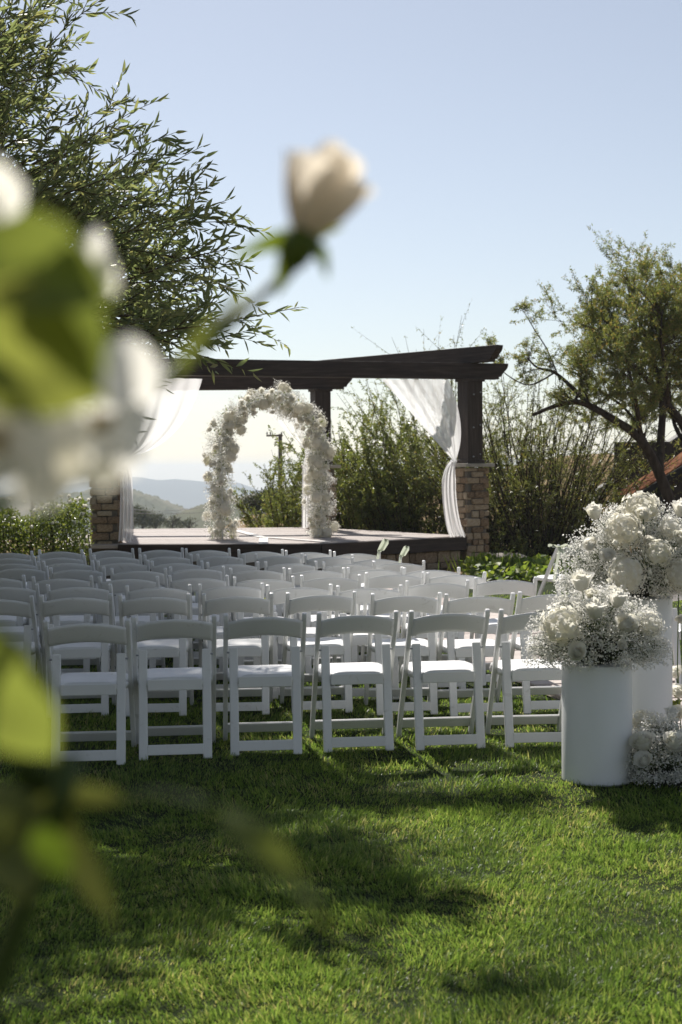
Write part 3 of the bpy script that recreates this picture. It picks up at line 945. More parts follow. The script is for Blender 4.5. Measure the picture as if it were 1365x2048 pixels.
tA = Vector((pA.x, pA.y, .577 + .001)); tB = Vector((pB.x, pB.y, .830 + .001))
arrangement(tA, 'lower cloud of white roses and filler on the short pedestal', .325, .27, .27, .11, 560,
            [(1163, 1160, 6.95, 'u', 30, True), (1190, 1216, 6.80, 'u', 30, True), (1236, 1195, 6.85, 'u', 27, True), (1184, 1188, 7.0, 'r', 18, True), (1255, 1247, 6.80, 'r', 28, True),
             (1122, 1250, 6.83, 'h', 40, False), (1300, 1245, 6.95, 'h', 27, False), (1155, 1305, 6.75, 'r', 23, False), (1225, 1178, 7.1, 'r', 16, True), (1245, 1290, 6.85, 'r', 14, False)], 5)
arrangement(tB, 'upper cloud of white hydrangeas and roses on the tall pedestal', .43, .34, .40, .08, 880,
            [(1188, 1022, 7.7, 'u', 24, True), (1247, 1060, 7.55, 'h', 37, False), (1282, 1014, 7.75, 'h', 36, False), (1287, 1027, 7.5, 'r', 19, True), (1253, 1146, 7.42, 'h', 38, False),
             (1342, 1055, 7.6, 'h', 24, False), (1362, 1015, 7.65, 'u', 25, True), (1180, 1088, 7.6, 'r', 22, False), (1365, 1075, 7.5, 'r', 22, True), (1362, 1150, 7.5, 'h', 33, False),
             (1318, 1105, 7.45, 'h', 28, False), (1242, 1020, 7.9, 'r', 18, True), (1215, 1110, 7.5, 'r', 20, False), (1300, 1085, 7.5, 'r', 18, False)], 9)
gC = ground_at(1335, 1560); gC.z = -.06
arrangement(gC, 'low white flowers on the grass beside the short pedestal', .27, .20, .26, .0, 420,
            [(1287, 1441, 7.15, 'h', 26, True), (1286, 1484, 6.90, 'r', 30, True), (1288, 1519, 6.84, 'r', 24, True), (1350, 1486, 6.86, 'r', 30, True), (1330, 1460, 7.2, 'r', 14, True),
             (1345, 1425, 7.1, 'u', 18, True)], 14)

# slender aisle blooms on stems at the right edge of the frame
ab = ground_at(1372, 1500)
ab.z = 0
aisle = empty('aisle_flowers', ab); tag(aisle, 'loose white roses on tall stems along the paved aisle edge', 'flowers')
for px, py, Yd, rp in ((1357, 1176, 7.9, 15), (1362, 1238, 7.8, 14), (1352, 1345, 7.9, 18), (1356, 1384, 7.8, 20), (1351, 1428, 7.7, 24), (1362, 1470, 7.9, 16)):
    l = at(px, py, Yd) - ab
    put_flower('rose', ROSES[random.randrange(3)], aisle, l, rp / F_PX * Yd, (-.3, -.5, .8), random.uniform(0, 6), (l.x * .6, l.y * .5, 0), .0035)
lp = np.array([list(at(1344 + 6 * i, 1395 + 4 * i, 7.8) - ab) for i in range(4)])
V, F = leaves(lp, rand_dir(4) + np.array([-.3, -.2, -.4]), rand_dir(4), np.full(4, .06), np.full(4, .035))
obj('leaf', new_mesh('leaf', V, F, M['rose_leaf']), aisle)

# ================================================================== CHAIRS
def bar(path, w, d, x0=0.0, mat='resin', bevel=.006, taper=None):
    """Rectangular bar swept along (y,z) points; w across x, d thickness in the plane."""
    b = MB(); n = len(path); vs = []
    for i, (y, z) in enumerate(path):
        a = path[max(i - 1, 0)]; c = path[min(i + 1, n - 1)]
        t = Vector((c[0] - a[0], c[1] - a[1])).normalized(); m_ = Vector((t.y, -t.x))
        dd = d * (taper[i] if taper else 1)
        for sx, sm in ((-1, -1), (1, -1), (1, 1), (-1, 1)):
            vs.append((x0 + sx * w / 2, y + m_.x * sm * dd / 2, z + m_.y * sm * dd / 2))
    fs = [(3, 2, 1, 0), tuple((n - 1) * 4 + i for i in range(4))]
    for i in range(n - 1):
        for j in range(4): fs.append((i * 4 + j, i * 4 + (j + 1) % 4, (i + 1) * 4 + (j + 1) % 4, (i + 1) * 4 + j))
    b.add(vs, fs)
    return b

def chair_meshes():
    m = {}
    up = [(.465, 0), (.40, .115), (.24, .38), (.115, .59), (.05, .69), (.018, .745), (.008, .768)]
    lg = [(0.0, 0), (.030, .15), (.075, .38), (.10, .50), (.113, .575)]
    for s, k in ((-1, 'L'), (1, 'R')):
        m['up' + k] = bar(up, .026, .040, s * .212, taper=[1, 1, 1, 1, .95, .85, .6]).mesh('upright', M['resin'], bevel=.008, seg=3)
        m['leg' + k] = bar(lg, .048, .024, s * .170, taper=[1, 1, 1, 1, .8]).mesh('leg', M['resin'], bevel=.008, seg=3)
    b = bar([(.002, .026), (.008, .080)], .30, .018); m['bar_rear'] = b.mesh('crossbar', M['resin'], bevel=.004)
    b = bar([(.440, .052), (.405, .104)], .40, .018); m['bar_front'] = b.mesh('crossbar', M['resin'], bevel=.004)
    # seat: rounded shell with a shallow dish and an apron at the back
    b = MB(); V, F = [], []
    n1, n2_ = 13, 12
    prof = []
    for i in range(n1):
        x = (i / (n1 - 1) * 2 - 1)
        for j in range(n2_):
            t = j / (n2_ - 1); y = .055 + t * .385
            w = .148 if t < .12 else .205
            w = .150 + .052 * min(1, max(0, (t - .10) / .12))
            edge = max(abs(x) ** 6, 0)
            z = .432 - .014 * (1 - x * x) * math.sin(t * math.pi) - .022 * edge - .035 * max(0, (t - .86) / .14) ** 2 + .012 * t
            V.append((x * w, y, z))
    top = len(V)
    V += [(x, y, z - .03) for x, y, z in V]
    for i in range(n1 - 1):
        for j in range(n2_ - 1):
            k = i * n2_ + j
            F.append((k, k + n2_, k + n2_ + 1, k + 1)); F.append((top + k, top + k + 1, top + k + n2_ + 1, top + k + n2_))
    rim = [i * n2_ for i in range(n1)] + [(n1 - 1) * n2_ + j for j in range(1, n2_)] + [i * n2_ + n2_ - 1 for i in range(n1 - 2, -1, -1)] + [j for j in range(n2_ - 2, 0, -1)]
    for a, c in zip(rim, rim[1:] + rim[:1]): F.append((a, top + a, top + c, c))
    b.add(V, F)
    m['seat'] = b.mesh('seat', M['resin'], smooth=True, fix=True)
    b = MB(); b.box((0, .060, .392), (.292, .022, .060)); m['apron'] = b.mesh('seat_apron', M['resin'], bevel=.006, seg=3)
    # backrest: arched and curved panel
    V, F = [], []
    nx_, nz = 25, 7
    for side in (0, 1):
        for i in range(nx_):
            x = (i / (nx_ - 1) * 2 - 1)
            zt = .752 - .030 * x * x; zb = .648 - .026 * x * x
            for j in range(nz):
                t = j / (nz - 1); z = zb + (zt - zb) * t
                yc = .033 - (z - .69) * .55 - .030 * (1 - x * x)
                th = .020 * (1 - .55 * (2 * t - 1) ** 4)
                V.append((x * .203, yc + (th / 2 if side else -th / 2), z))
    h_ = nx_ * nz
    for i in range(nx_ - 1):
        for j in range(nz - 1):
            k = i * nz + j
            F.append((k, k + nz, k + nz + 1, k + 1)); F.append((h_ + k, h_ + k + 1, h_ + k + nz + 1, h_ + k + nz))
    for i in range(nx_ - 1):
        for j in (0, nz - 1):
            k = i * nz + j; F.append((k, h_ + k, h_ + k + nz, k + nz))
    for i in (0, nx_ - 1):
        for j in range(nz - 1):
            k = i * nz + j; F.append((k, k + 1, h_ + k + 1, h_ + k))
    b = MB(); b.add(V, F); m['back'] = b.mesh('backrest', M['resin'], smooth=True, fix=True)
    # small metal pivot pins
    for s, k in ((-1, 'L'), (1, 'R')):
        b = MB(); b.tube([(s * .160, .104, .548), (s * .206, .104, .548)], .005, 8); m['pin' + k] = b.mesh('pivot_pin', M['tin'])
    return m
CM = chair_meshes()
CHAIR_PARTS = [('upright', 'upL'), ('upright', 'upR'), ('leg', 'legL'), ('leg', 'legR'), ('crossbar', 'bar_rear'), ('crossbar', 'bar_front'),
               ('seat', 'seat'), ('seat_apron', 'apron'), ('backrest', 'back'), ('pivot_pin', 'pinL'), ('pivot_pin', 'pinR')]
def chair(loc, yaw, label, group):
    o = empty('folding_chair', loc, yaw); tag(o, label, 'chair', group)
    for nm, k in CHAIR_PARTS: obj(nm, CM[k], o)
    return o

ROWS = [
    [(173.6, 1244), (349, 1238), (531, 1232), (716.5, 1227), (900.7, 1225), (1080, 1221)],
    [(-6, 1196), (152.4, 1195), (309, 1193.7), (476, 1191), (643.7, 1189), (814, 1189), (961, 1189), (1108, 1187)],
    [(11, 1173), (158, 1173), (317, 1173), (463, 1171.4), (599, 1174), (740, 1174), (876, 1165), (1012.7, 1159)],
    [(-11, 1156), (124.5, 1155.6), (257, 1154.7), (397, 1154), (528, 1156.8), (662, 1153), (791, 1149.7), (914, 1149.7)],
    [(40, 1136), (154.6, 1137), (277, 1139.5), (394, 1135.7), (515, 1137.7), (634, 1139.5), (751, 1139.5), (864, 1139.5)],
    [(28, 1125), (136, 1124.5), (246, 1125), (354, 1125), (466, 1126), (582, 1126), (698.7, 1127), (798, 1124)],
    [(22, 1113.5), (122, 1113.7), (234, 1113), (336, 1112), (442, 1112), (558.7, 1110.8), (659, 1111.6), (754, 1115.8)],
    [(20, 1104), (121, 1102), (222.7, 1099), (322, 1099), (415.6, 1100.5), (521.4, 1102), (616.7, 1102.6), (714, 1105)],
]
ORD = ['first', 'second', 'third', 'fourth', 'fifth', 'sixth', 'seventh', 'eighth']
ROWN = ['front row nearest the camera', 'second row from the camera', 'third row from the camera', 'fourth row from the camera',
        'fifth row from the camera', 'sixth row from the camera', 'seventh row from the camera', 'last row nearest the stage']
YAW = [6.5, 5.5, 4, 3, 2, 1, 0, -2]
cr = random.Random(3)
ribbon_chairs = {}
for ri, row in enumerate(ROWS):
    for ci, (px, py) in enumerate(row):
        yc = py + (px - CX) * math.tan(ROLL)
        d = (CAM_H - .752) * F_PX / (yc - 938.0)
        p = at(px, py, d)
        z = float(lawn_z(np.array(p.x), np.array(d))) * .4
        lab = f'white folding chair, {ORD[ci]} from the left in the {ROWN[ri]}'
        c = chair((p.x, d, z), R(YAW[ri] + cr.uniform(-2.6, 2.6)), lab, 'white folding chairs in rows on the lawn')
        ribbon_chairs[(ri, ci)] = c
pr = at(1152, 1094, 14.3); c_right = chair((pr.x, 14.3, 0), R(30), 'white folding chair turned sideways across the aisle beside the planting bed', 'white folding chairs across the aisle')
pr = at(1408, 1190, 9.6); chair((pr.x, 9.6, 0), R(8), 'white folding chair across the aisle, cut off behind the tall pedestal', 'white folding chairs across the aisle')

# ---- ribbons knotted on aisle chairs
def ribbon(loc, label, s=1.0, tails=2):
    o = empty('ribbon_bow', loc); tag(o, label, 'ribbon', 'pale ribbons tied on chairs')
    def strip(name, pts, w):
        V, F = [], []
        for i, p in enumerate(pts):
            V += [Vector(p) + Vector((-w / 2, 0, .2 * w)), Vector(p) + Vector((w / 2, .2 * w, 0))]
        F = [(2 * i, 2 * i + 1, 2 * i + 3, 2 * i + 2) for i in range(len(pts) - 1)]
        obj(name, new_mesh(name, V, F, M['ribbon'], True), o)
    lz = .30 if tails > 1 else 1.0
    for sx in ((-1, 1) if tails > 1 else (.8,)):
        strip('loop', [(0, 0, -.01), (sx * .025 * s, -.02 * s, .04 * s * lz), (sx * .055 * s, -.03 * s, .085 * s * lz), (sx * .075 * s, -.03 * s, .095 * s * lz - .01 * (1 - lz)), (sx * .075 * s, -.03 * s, .06 * s * lz - .03 * (1 - lz)), (sx * .03 * s, -.02 * s, .005), (0, -.012, 0)], .034 * s)
    for k in range(tails):
        sx = -.6 + 1.4 * k
        strip('tail', [(0, -.015, 0), (sx * .02 * s, -.03 * s, -.06 * s), (sx * .05 * s, -.025 * s, -.16 * s), (sx * .075 * s, -.02 * s, -.26 * s)], .022 * s)
    b = MB(); b.tube([(-.012, 0, 0), (0, -.012, .004), (.012, 0, 0), (0, .012, -.004)], .009 * s, 6); b.build('knot', M['ribbon'], o, smooth=True)
    return o
def on_chair(c, dx, z, dy=-.02):
    return Vector(c.location) + Matrix.Rotation(c.rotation_euler.z, 3, 'Z') @ Vector((dx, dy, z))
ribbon(on_chair(ribbon_chairs[(7, 7)], .212, .775), 'pale green ribbon on the last row chair nearest the aisle', 1.15, 1)
ribbon(on_chair(ribbon_chairs[(6, 7)], .212, .775), 'pale cream ribbon on the aisle chair one row before the last', 0.95, 1)
ribbon(on_chair(c_right, -.225, .74), 'long pale green ribbon tails hanging on the sideways chair', 1.3, 3)

# ================================================================== PLANTS
def tree_thing(name, loc, label, cat, group=None):
    return tag(empty(name, loc), label, cat, group)

def stem_shrub(name, label, cat, base, spread, nst, hlo, hhi, leaf_n, L, W, mat, lean=.45, bend=.35, stem_r=.012, group=None, bias=(0, 0), start=.25, twigs=3, seed=0, blooms=0, part='foliage', sq=1.0, wood='twig', droop=.3):
    r = np.random.default_rng(seed)
    root = tree_thing(name, base, label, cat, group)
    b = MB(); LB, LD = [], []
    for i in range(nst):
        a = r.uniform(0, 2 * np.pi); q = math.sqrt(r.random())
        p0 = Vector((spread[0] * q * math.cos(a), spread[1] * q * math.sin(a), -.05))
        H = r.uniform(hlo, hhi) * (1 - .35 * q ** 2 * sq)
        d = Vector((math.cos(a) * q * lean + bias[0] + r.normal(0, .10), math.sin(a) * q * lean + bias[1] + r.normal(0, .10), 1)).normalized()
        pts = [p0]; n = 7
        bd = Vector((math.cos(a) * bend * q + r.normal(0, .10), math.sin(a) * bend * q + r.normal(0, .10), -bend * .25))
        for k in range(n):
            d = (d + bd * (1.0 / n) + Vector(r.normal(0, .06, 3))).normalized()
            pts.append(pts[-1] + d * H / n)
        rr = stem_r * r.uniform(.5, 1.2)
        b.tube(pts, [rr * (1 - .85 * k / n) + .0012 for k in range(n + 1)], 4, False)
        lines = [pts[int(start * n):]]
        for k in range(twigs):
            j = r.integers(max(1, int(start * n)), n)
            td = (Vector(rand_dir(1, r)[0]) * .8 + d * .7 + Vector((0, 0, .15))).normalized()
            tl = H * r.uniform(.12, .30)
            tw = [pts[j], pts[j] + td * tl * .5 + Vector(r.normal(0, .02, 3)), pts[j] + td * tl + Vector(r.normal(0, .03, 3)) + Vector((0, 0, -.04 * tl))]
            b.tube(tw, [rr * .45, rr * .3, .001], 3, False); lines.append(tw)
        m_ = max(1, leaf_n // len(lines))
        for ln in lines:
            A = np.array([list(p) for p in ln]); t = r.uniform(0, len(A) - 1.001, m_); k = t.astype(int); fr = (t - k)[:, None]
            pos = A[k] * (1 - fr) + A[k + 1] * fr
            dirs = unit(A[k + 1] - A[k]) * .8 + rand_dir(m_, r) * .9 - np.array([0, 0, droop])
            LB.append(pos + r.normal(0, .012, pos.shape)); LD.append(dirs)
    b.build('stems', M[wood], root)
    LB = np.concatenate(LB); LD = np.concatenate(LD); n = len(LB)
    LB[:, 2] = np.maximum(LB[:, 2], .02)
    V, F = leaves(LB, LD, rand_dir(n, r), r.uniform(.6, 1.25, n) * L, r.uniform(.7, 1.25, n) * W)
    f = obj(part, new_mesh(part, V, F, mat), root); f['kind'] = 'stuff'
    return root

def gz(x, y): return float(terrain_z(np.array(float(x)), np.array(float(y)))) - .02
def gp(px, Y, dz=0.0):
    x = (px - CX) / F_PX * Y
    return Vector((x, Y, gz(x, Y) + dz))

# shrubs behind the stage, between arch and right pillar
stem_shrub('broad_shrub', 'dense leafy green shrub behind the stage beside the rear pillar', 'shrub', gp(735, 27.6), (.75, .6), 95, 2.1, 3.3, 420, .06, .020, M['leaf_shrub'], lean=.35, seed=21, twigs=6, start=.05)
stem_shrub('broad_shrub', 'tall leafy green shrub behind the draped right pillar', 'shrub', gp(845, 27.0), (.85, .6), 105, 2.4, 3.7, 420, .06, .020, M['leaf_shrub'], lean=.30, seed=22, twigs=6, start=.05)
stem_shrub('low_shrub', 'low brown and green shrub seen through the right half of arch', 'shrub', gp(578, 28.5), (.55, .5), 55, .9, 2.1, 220, .05, .022, M['leaf_shrub'], lean=.5, seed=23, twigs=5, start=.0)
stem_shrub('broad_shrub', 'bushy shrub filling the gap behind the arch right leg', 'shrub', gp(655, 29.0), (.6, .5), 65, 1.4, 2.6, 330, .055, .020, M['leaf_shrub'], lean=.35, seed=24, twigs=5, start=.05)
stem_shrub('tall_shrub', 'thin wispy shoots rising above the pergola beam', 'shrub', gp(905, 29.5), (.9, .5), 34, 4.0, 5.3, 130, .065, .017, M['leaf_reed'], lean=.25, seed=25, twigs=5, start=.35)
# willow clumps right of the pergola
stem_shrub('willow_clump', 'fan of dark willow stems rising beside the right pillar', 'shrub', gp(1075, 25.2), (.75, .5), 120, 2.4, 4.3, 190, .07, .012, M['leaf_reed'], lean=.60, bend=.30, stem_r=.016, bias=(-.05, 0), seed=26, twigs=4, start=.25, wood='bark')
stem_shrub('willow_clump', 'leaning willow clump with bare stems before the dry slope', 'shrub', gp(1140, 26.4), (.55, .5), 70, 2.0, 3.9, 110, .07, .012, M['leaf_reed'], lean=.75, bend=.4, stem_r=.018, bias=(.10, 0), seed=27, twigs=4, start=.4, wood='bark')
stem_shrub('willow_clump', 'shorter willow thicket just behind the right stone pillar', 'shrub', gp(985, 25.6), (.6, .4), 80, 2.0, 3.6, 220, .065, .012, M['leaf_reed'], lean=.4, bend=.3, stem_r=.014, seed=28, twigs=4, start=.2, wood='bark')
stem_shrub('dark_thicket', 'low dark twiggy thicket at the foot of the willows', 'shrub', gp(1010, 24.6), (1.3, .4), 110, .35, .95, 50, .05, .014, M['leaf_shrub'], lean=.8, seed=29, twigs=4, start=.0, wood='bark')
stem_shrub('dry_bush', 'dry tan bush on the slope below the barn roof', 'bush', gp(1235, 31.0), (1.0, .6), 70, .6, 1.5, 60, .05, .012, M['leaf_olive'], lean=.6, seed=30, twigs=4, start=.1)

# right tree with an arching limb
def limb_px(pts, Y, wob=0.0):
    out = []
    for i, (px, py, dy) in enumerate(pts): out.append(at(px, py, Y + dy))
    return out
def smooth_line(P, n=4):
    out = []
    for i in range(len(P) - 1):
        p0 = P[max(i - 1, 0)]; p1 = P[i]; p2 = P[i + 1]; p3 = P[min(i + 2, len(P) - 1)]
        for k in range(n):
            t = k / n
            out.append(.5 * ((2 * p1) + (p2 - p0) * t + (2 * p0 - 5 * p1 + 4 * p2 - p3) * t * t + (3 * p1 - p0 - 3 * p2 + p3) * t ** 3))
    out.append(P[-1]); return out
TY = 23.4
base = at(1362, 1060, TY); base.z = gz(base.x, TY)
rt = tree_thing('olive_tree', base, 'airy olive green tree with an arching dark limb at right', 'tree')
tb = MB(); tr = np.random.default_rng(77); twl = []
limbs = [
    ([(1372, 1130, 0), (1345, 1020, 0), (1318, 945, 0), (1282, 880, -.1), (1232, 842, -.2), (1180, 812, -.2), (1150, 804, -.3), (1110, 812, -.4), (1066, 830, -.5)], .115, .028),
    ([(1180, 812, -.2), (1150, 780, -.1), (1110, 745, 0), (1075, 735, .2), (1055, 715, .3)], .045, .012),
    ([(1150, 804, -.3), (1165, 760, 0), (1140, 740, .2)], .03, .012),
    ([(1120, 760, .1), (1095, 700, .3), (1070, 660, .4), (1052, 630, .5)], .016, .006),
    ([(1110, 745, 0), (1060, 770, .1), (1015, 750, .2), (985, 720, .3)], .016, .006),
    ([(1318, 945, 0), (1322, 880, .3), (1325, 800, .5), (1310, 730, .7), (1290, 670, .8), (1278, 640, .9), (1268, 610, 1.0)], .085, .014),
    ([(1400, 960, .5), (1372, 860, .6), (1335, 810, .6), (1300, 765, .4), (1255, 725, .2), (1215, 700, .1), (1190, 670, 0)], .10, .016),
    ([(1400, 960, .5), (1392, 850, .8), (1390, 750, 1.0), (1380, 680, 1.2), (1372, 615, 1.3)], .11, .016),
    ([(1345, 1000, .4), (1300, 900, .8), (1262, 830, 1.0), (1215, 790, 1.2), (1170, 770, 1.3)], .05, .01),
    ([(1380, 900, .6), (1350, 850, 1.0), (1340, 780, 1.2), (1345, 720, 1.3)], .05, .01),
    ([(1282, 880, -.1), (1275, 820, -.3), (1262, 760, -.5), (1250, 700, -.5), (1232, 650, -.4)], .05, .012),
    ([(1335, 810, .6), (1330, 730, 0), (1322, 680, -.4), (1325, 620, -.6)], .05, .012),
]
for pts, r0, r1 in limbs:
    P = smooth_line([p - base for p in limb_px(pts, TY)], 4)
    n = len(P)
    tb.tube(P, [r0 + (r1 - r0) * (i / (n - 1)) ** .8 for i in range(n)], 7)
    twl.append((P, r1))
tb.build('trunk', M['bark'], rt, smooth=True)
twg = MB(); LB, LD = [], []
def twig_rec(p, d, L, r0, lev):
    n = 5; pts = [p]
    for k in range(n):
        d = (d + Vector(tr.normal(0, .16, 3)) + Vector((0, 0, .02))).normalized(); pts.append(pts[-1] + d * L / n)
    twg.tube(pts, [r0 * (1 - .7 * k / n) for k in range(n + 1)], 4 if lev < 2 else 3, False)
    if lev < 2:
        for k in range(5 if lev == 0 else 4):
            j = tr.integers(1, n + 1)
            twig_rec(pts[j], (d * .8 + Vector(rand_dir(1, tr)[0]) * .8 + Vector((0, 0, .12))).normalized(), L * tr.uniform(.45, .75), r0 * .5, lev + 1)
    else:
        A = np.array([list(q) for q in pts]); m_ = LEAFN
        t = tr.uniform(0, n - .001, m_); k = t.astype(int); fr = (t - k)[:, None]
        LB.append(A[k] * (1 - fr) + A[k + 1] * fr + tr.normal(0, .015, (m_, 3))); LD.append(unit(A[k + 1] - A[k]) * .6 + rand_dir(m_, tr) - np.array([0, 0, .25]))
for li, (P, r1) in enumerate(twl):
    LEAFN = 26 if li < 5 else 54
    n = len(P); cnt = 3 if li == 0 else (4 if li in (1, 2) else (2 if li in (3, 4) else 15))
    for k in range(cnt):
        lo = int(n * (.62 if li == 0 else .3)); j = int(tr.integers(lo, n))
        d = (P[min(j + 1, n - 1)] - P[max(j - 1, 0)]).normalized()
        twig_rec(P[j], (d * .6 + Vector(rand_dir(1, tr)[0]) * .9 + Vector((-.1, 0, .3))).normalized(), tr.uniform(.55, .95) * (.6 if li < 5 else 1), max(.010, r1 * .7), 0)
twg.build('twigs', M['twig'], rt)
LB = np.concatenate(LB); LD = np.concatenate(LD); n = len(LB)
V, F = leaves(LB, LD, rand_dir(n, tr), tr.uniform(.6, 1.3, n) * .052, tr.uniform(.7, 1.3, n) * .0125)
o = obj('crown', new_mesh('crown', V, F, M['leaf_olive']), rt); o['kind'] = 'stuff'

# rose hedge at left
hl = gp(85, 19.6); hl.z = 0
hedge = tree_thing('rose_hedge', hl, 'leafy hedge dotted with white roses beside the left pillar', 'hedge')
hr = np.random.default_rng(31)
n = 15000
hx = hr.uniform(-1.9, .62, n); top = 1.02 + .10 * np.sin(hx * 5) + .06 * np.sin(hx * 13 + 1)
q = hr.random(n) ** .6
hz = top * q; hy = hr.normal(0, .30, n) * (1.1 - .35 * q)
hz += hr.normal(0, .03, n)
V, F = leaves(np.stack([hx, hy, np.maximum(hz, .03)], 1), rand_dir(n, hr) + np.array([0, -.2, .3]), rand_dir(n, hr), hr.uniform(.03, .055, n), hr.uniform(.02, .034, n))
o = obj('foliage', new_mesh('foliage', V, F, M['leaf_hedge']), hedge); o['kind'] = 'stuff'
b = MB()
for k in range(70):
    x = hr.uniform(-1.9, .6); yy = hr.normal(0, .2)
    t_ = 1.0 + .1 * math.sin(x * 5) + (hr.uniform(0, .14) if k % 3 == 0 else -.1)
    b.tube([(x + hr.normal(0, .1), yy * .4, 0), (x + hr.normal(0, .05), yy * .8, t_ * .5), (x, yy, t_)], [.010, .007, .004], 4, False)
o = b.build('stems', M['twig'], hedge); o['kind'] = 'stuff'
for px, py in ((52, 1003), (122, 992), (138, 992), (152, 1000), (166, 1012), (78, 1018), (70, 1020), (84, 1017), (177, 1000), (20, 1000), (118, 1012), (95, 1010), (44, 1066), (131, 1051), (28, 1036), (165, 1028),
               (86, 1046), (150, 1045), (64, 1054), (105, 1046), (12, 1030), (172, 1012), (160, 998), (140, 1003)):
    Yd = 19.6 + hr.uniform(-.45, -.15); p = at(px, py, Yd) - hl
    put_flower('rose', ROSES_LO[hr.integers(0, 2)], hedge, p, hr.uniform(.032, .05), (hr.normal(0, .3), -.5, .7), hr.uniform(0, 6))

# ground cover with a few blooms before the right pillar
gcv = tree_thing('planting_bed', gp(1005, 20.2), 'bright green leafy planting bed below the right stone pillar', 'plants')
gcv.location.z = 0
n = 2000
cx_ = hr.uniform(-.48, 1.15, n); cy_ = hr.normal(0, .55, n)
cz_ = hr.uniform(.01, .20, n) * (1 + .35 * np.sin(cx_ * 7) * np.cos(cy_ * 5))
V, F = leaves(np.stack([cx_, cy_, np.maximum(cz_, .02)], 1), rand_dir(n, hr) + np.array([0, -.2, .15]), np.tile([[0, -.2, 1.0]], (n, 1)) + hr.normal(0, .35, (n, 3)), hr.uniform(.06, .13, n), hr.uniform(.055, .11, n), fold=.15)
o = obj('foliage', new_mesh('foliage', V, F, M['leaf_cover']), gcv); o['kind'] = 'stuff'
for px, py in ((1055, 1147), (1040, 1156), (960, 1160)):
    p = at(px, py, 19.6) - gcv.location
    put_flower('rose', ROSES_LO[0], gcv, p, .06, (0, -.5, .8))
n = 260
gx = hr.normal(-.15, .22, n); V, F = leaves(np.stack([gx, hr.normal(-.1, .2, n), np.zeros(n) + .02], 1), np.stack([hr.normal(0, .3, n), hr.normal(0, .3, n), np.ones(n)], 1), rand_dir(n, hr), hr.uniform(.2, .38, n), hr.uniform(.006, .01, n))
o = obj('tall_grass', new_mesh('tall_grass', V, F, M['leaf_cover']), gcv); o['kind'] = 'stuff'
# edging rocks of the bed
for k, (px, Y, s) in enumerate(((1000, 22.9, .34), (1035, 22.7, .26), (975, 23.0, .22))):
    bm = bmesh.new(); bmesh.ops.create_icosphere(bm, subdivisions=2, radius=1)
    rr = random.Random(k)
    for v in bm.verts: v.co *= 1 + .14 * math.sin(v.co.x * 4 + k) * math.cos(v.co.y * 5) + rr.uniform(-.05, .05)
    me = bpy.data.meshes.new('edging_rock'); bm.to_mesh(me); bm.free(); me.materials.append(M['rock'])
    p = gp(px, Y); o = obj('edging_rock', me, None, (p.x, p.y, .05), (0, 0, k), (s, s * .6, .12))
    tag(o, ['widest pale edging rock behind the planting bed', 'pale edging rock behind the bed, far from the pillar', 'smallest pale edging rock touching the right pillar foot'][k], 'rock', 'edging rocks of the bed')

# far trees in the valley and on the slope
def far_tree(name, label, p, w, h, n, lsz, seed, mat='leaf_far', gr=None):
    r = np.random.default_rng(seed); root = tree_thing(name, p, label, 'tree', gr)
    b = MB(); b.tube([(0, 0, -.3), (.02 * w, 0, h * .4), (0, 0, h * .8)], [.05 * w, .03 * w, .01 * w], 6)
    for k in range(6):
        a = r.uniform(0, 6.28); b.tube([(0, 0, h * r.uniform(.25, .5)), (math.cos(a) * w * .25, math.sin(a) * w * .25, h * .65), (math.cos(a) * w * .42, math.sin(a) * w * .42, h * .8)], [.02 * w, .012 * w, .004 * w], 4, False)
    b.build('trunk', M['bark'], root)
    cl = 26; cc = rand_dir(cl, r) * r.random((cl, 1)) ** .4 * np.array([w * .42, w * .42, h * .36]) + np.array([0, 0, h * .58])
    k = r.integers(0, cl, n); P = cc[k] + r.normal(0, 1, (n, 3)) * np.array([w, w, h]) * .085
    V, F = leaves(P, rand_dir(n, r), rand_dir(n, r), r.uniform(.6, 1.3, n) * lsz, r.uniform(.6, 1.3, n) * lsz * .6)
    o = obj('crown', new_mesh('crown', V, F, M[mat]), root); o['kind'] = 'stuff'
def far_at(px, py_base, Y): return at(px, py_base, Y)
G = 'trees in the valley behind the stage'
far_tree('valley_tree', 'rounded dark tree in the valley right of left pillar', at(285, 1066, 150), 3.6, 2.9, 1500, .22, 1, gr=G)
far_tree('valley_tree', 'tall dark tree in the valley half hidden by the drape', at(266, 1066, 165), 3.4, 3.6, 1500, .24, 2, gr=G)
far_tree('valley_tree', 'small dark tree in the valley, right of the rounded one', at(312, 1064, 155), 2.6, 2.2, 1200, .2, 3, gr=G)
far_tree('valley_tree', 'bare grey brush in the valley near the arch left leg', at(345, 1066, 140), 2.4, 2.0, 500, .16, 4, gr=G)
far_tree('valley_tree', 'low grey brush beside the arch left leg in the valley', at(378, 1066, 140), 2.6, 1.6, 500, .16, 5, gr=G)
far_tree('slope_tree', 'bushy grey green tree on the dry slope inside arch', at(520, 1042, 56), 1.5, 1.15, 1700, .10, 6)
far_tree('slope_tree', 'wider grey green tree beside the utility pole', at(558, 1040, 57), 1.9, 1.35, 2000, .10, 7)
far_tree('slope_bush', 'grey brown bush low on the dry slope', at(550, 1060, 50), 1.3, .62, 900, .07, 8, 'leaf_olive')

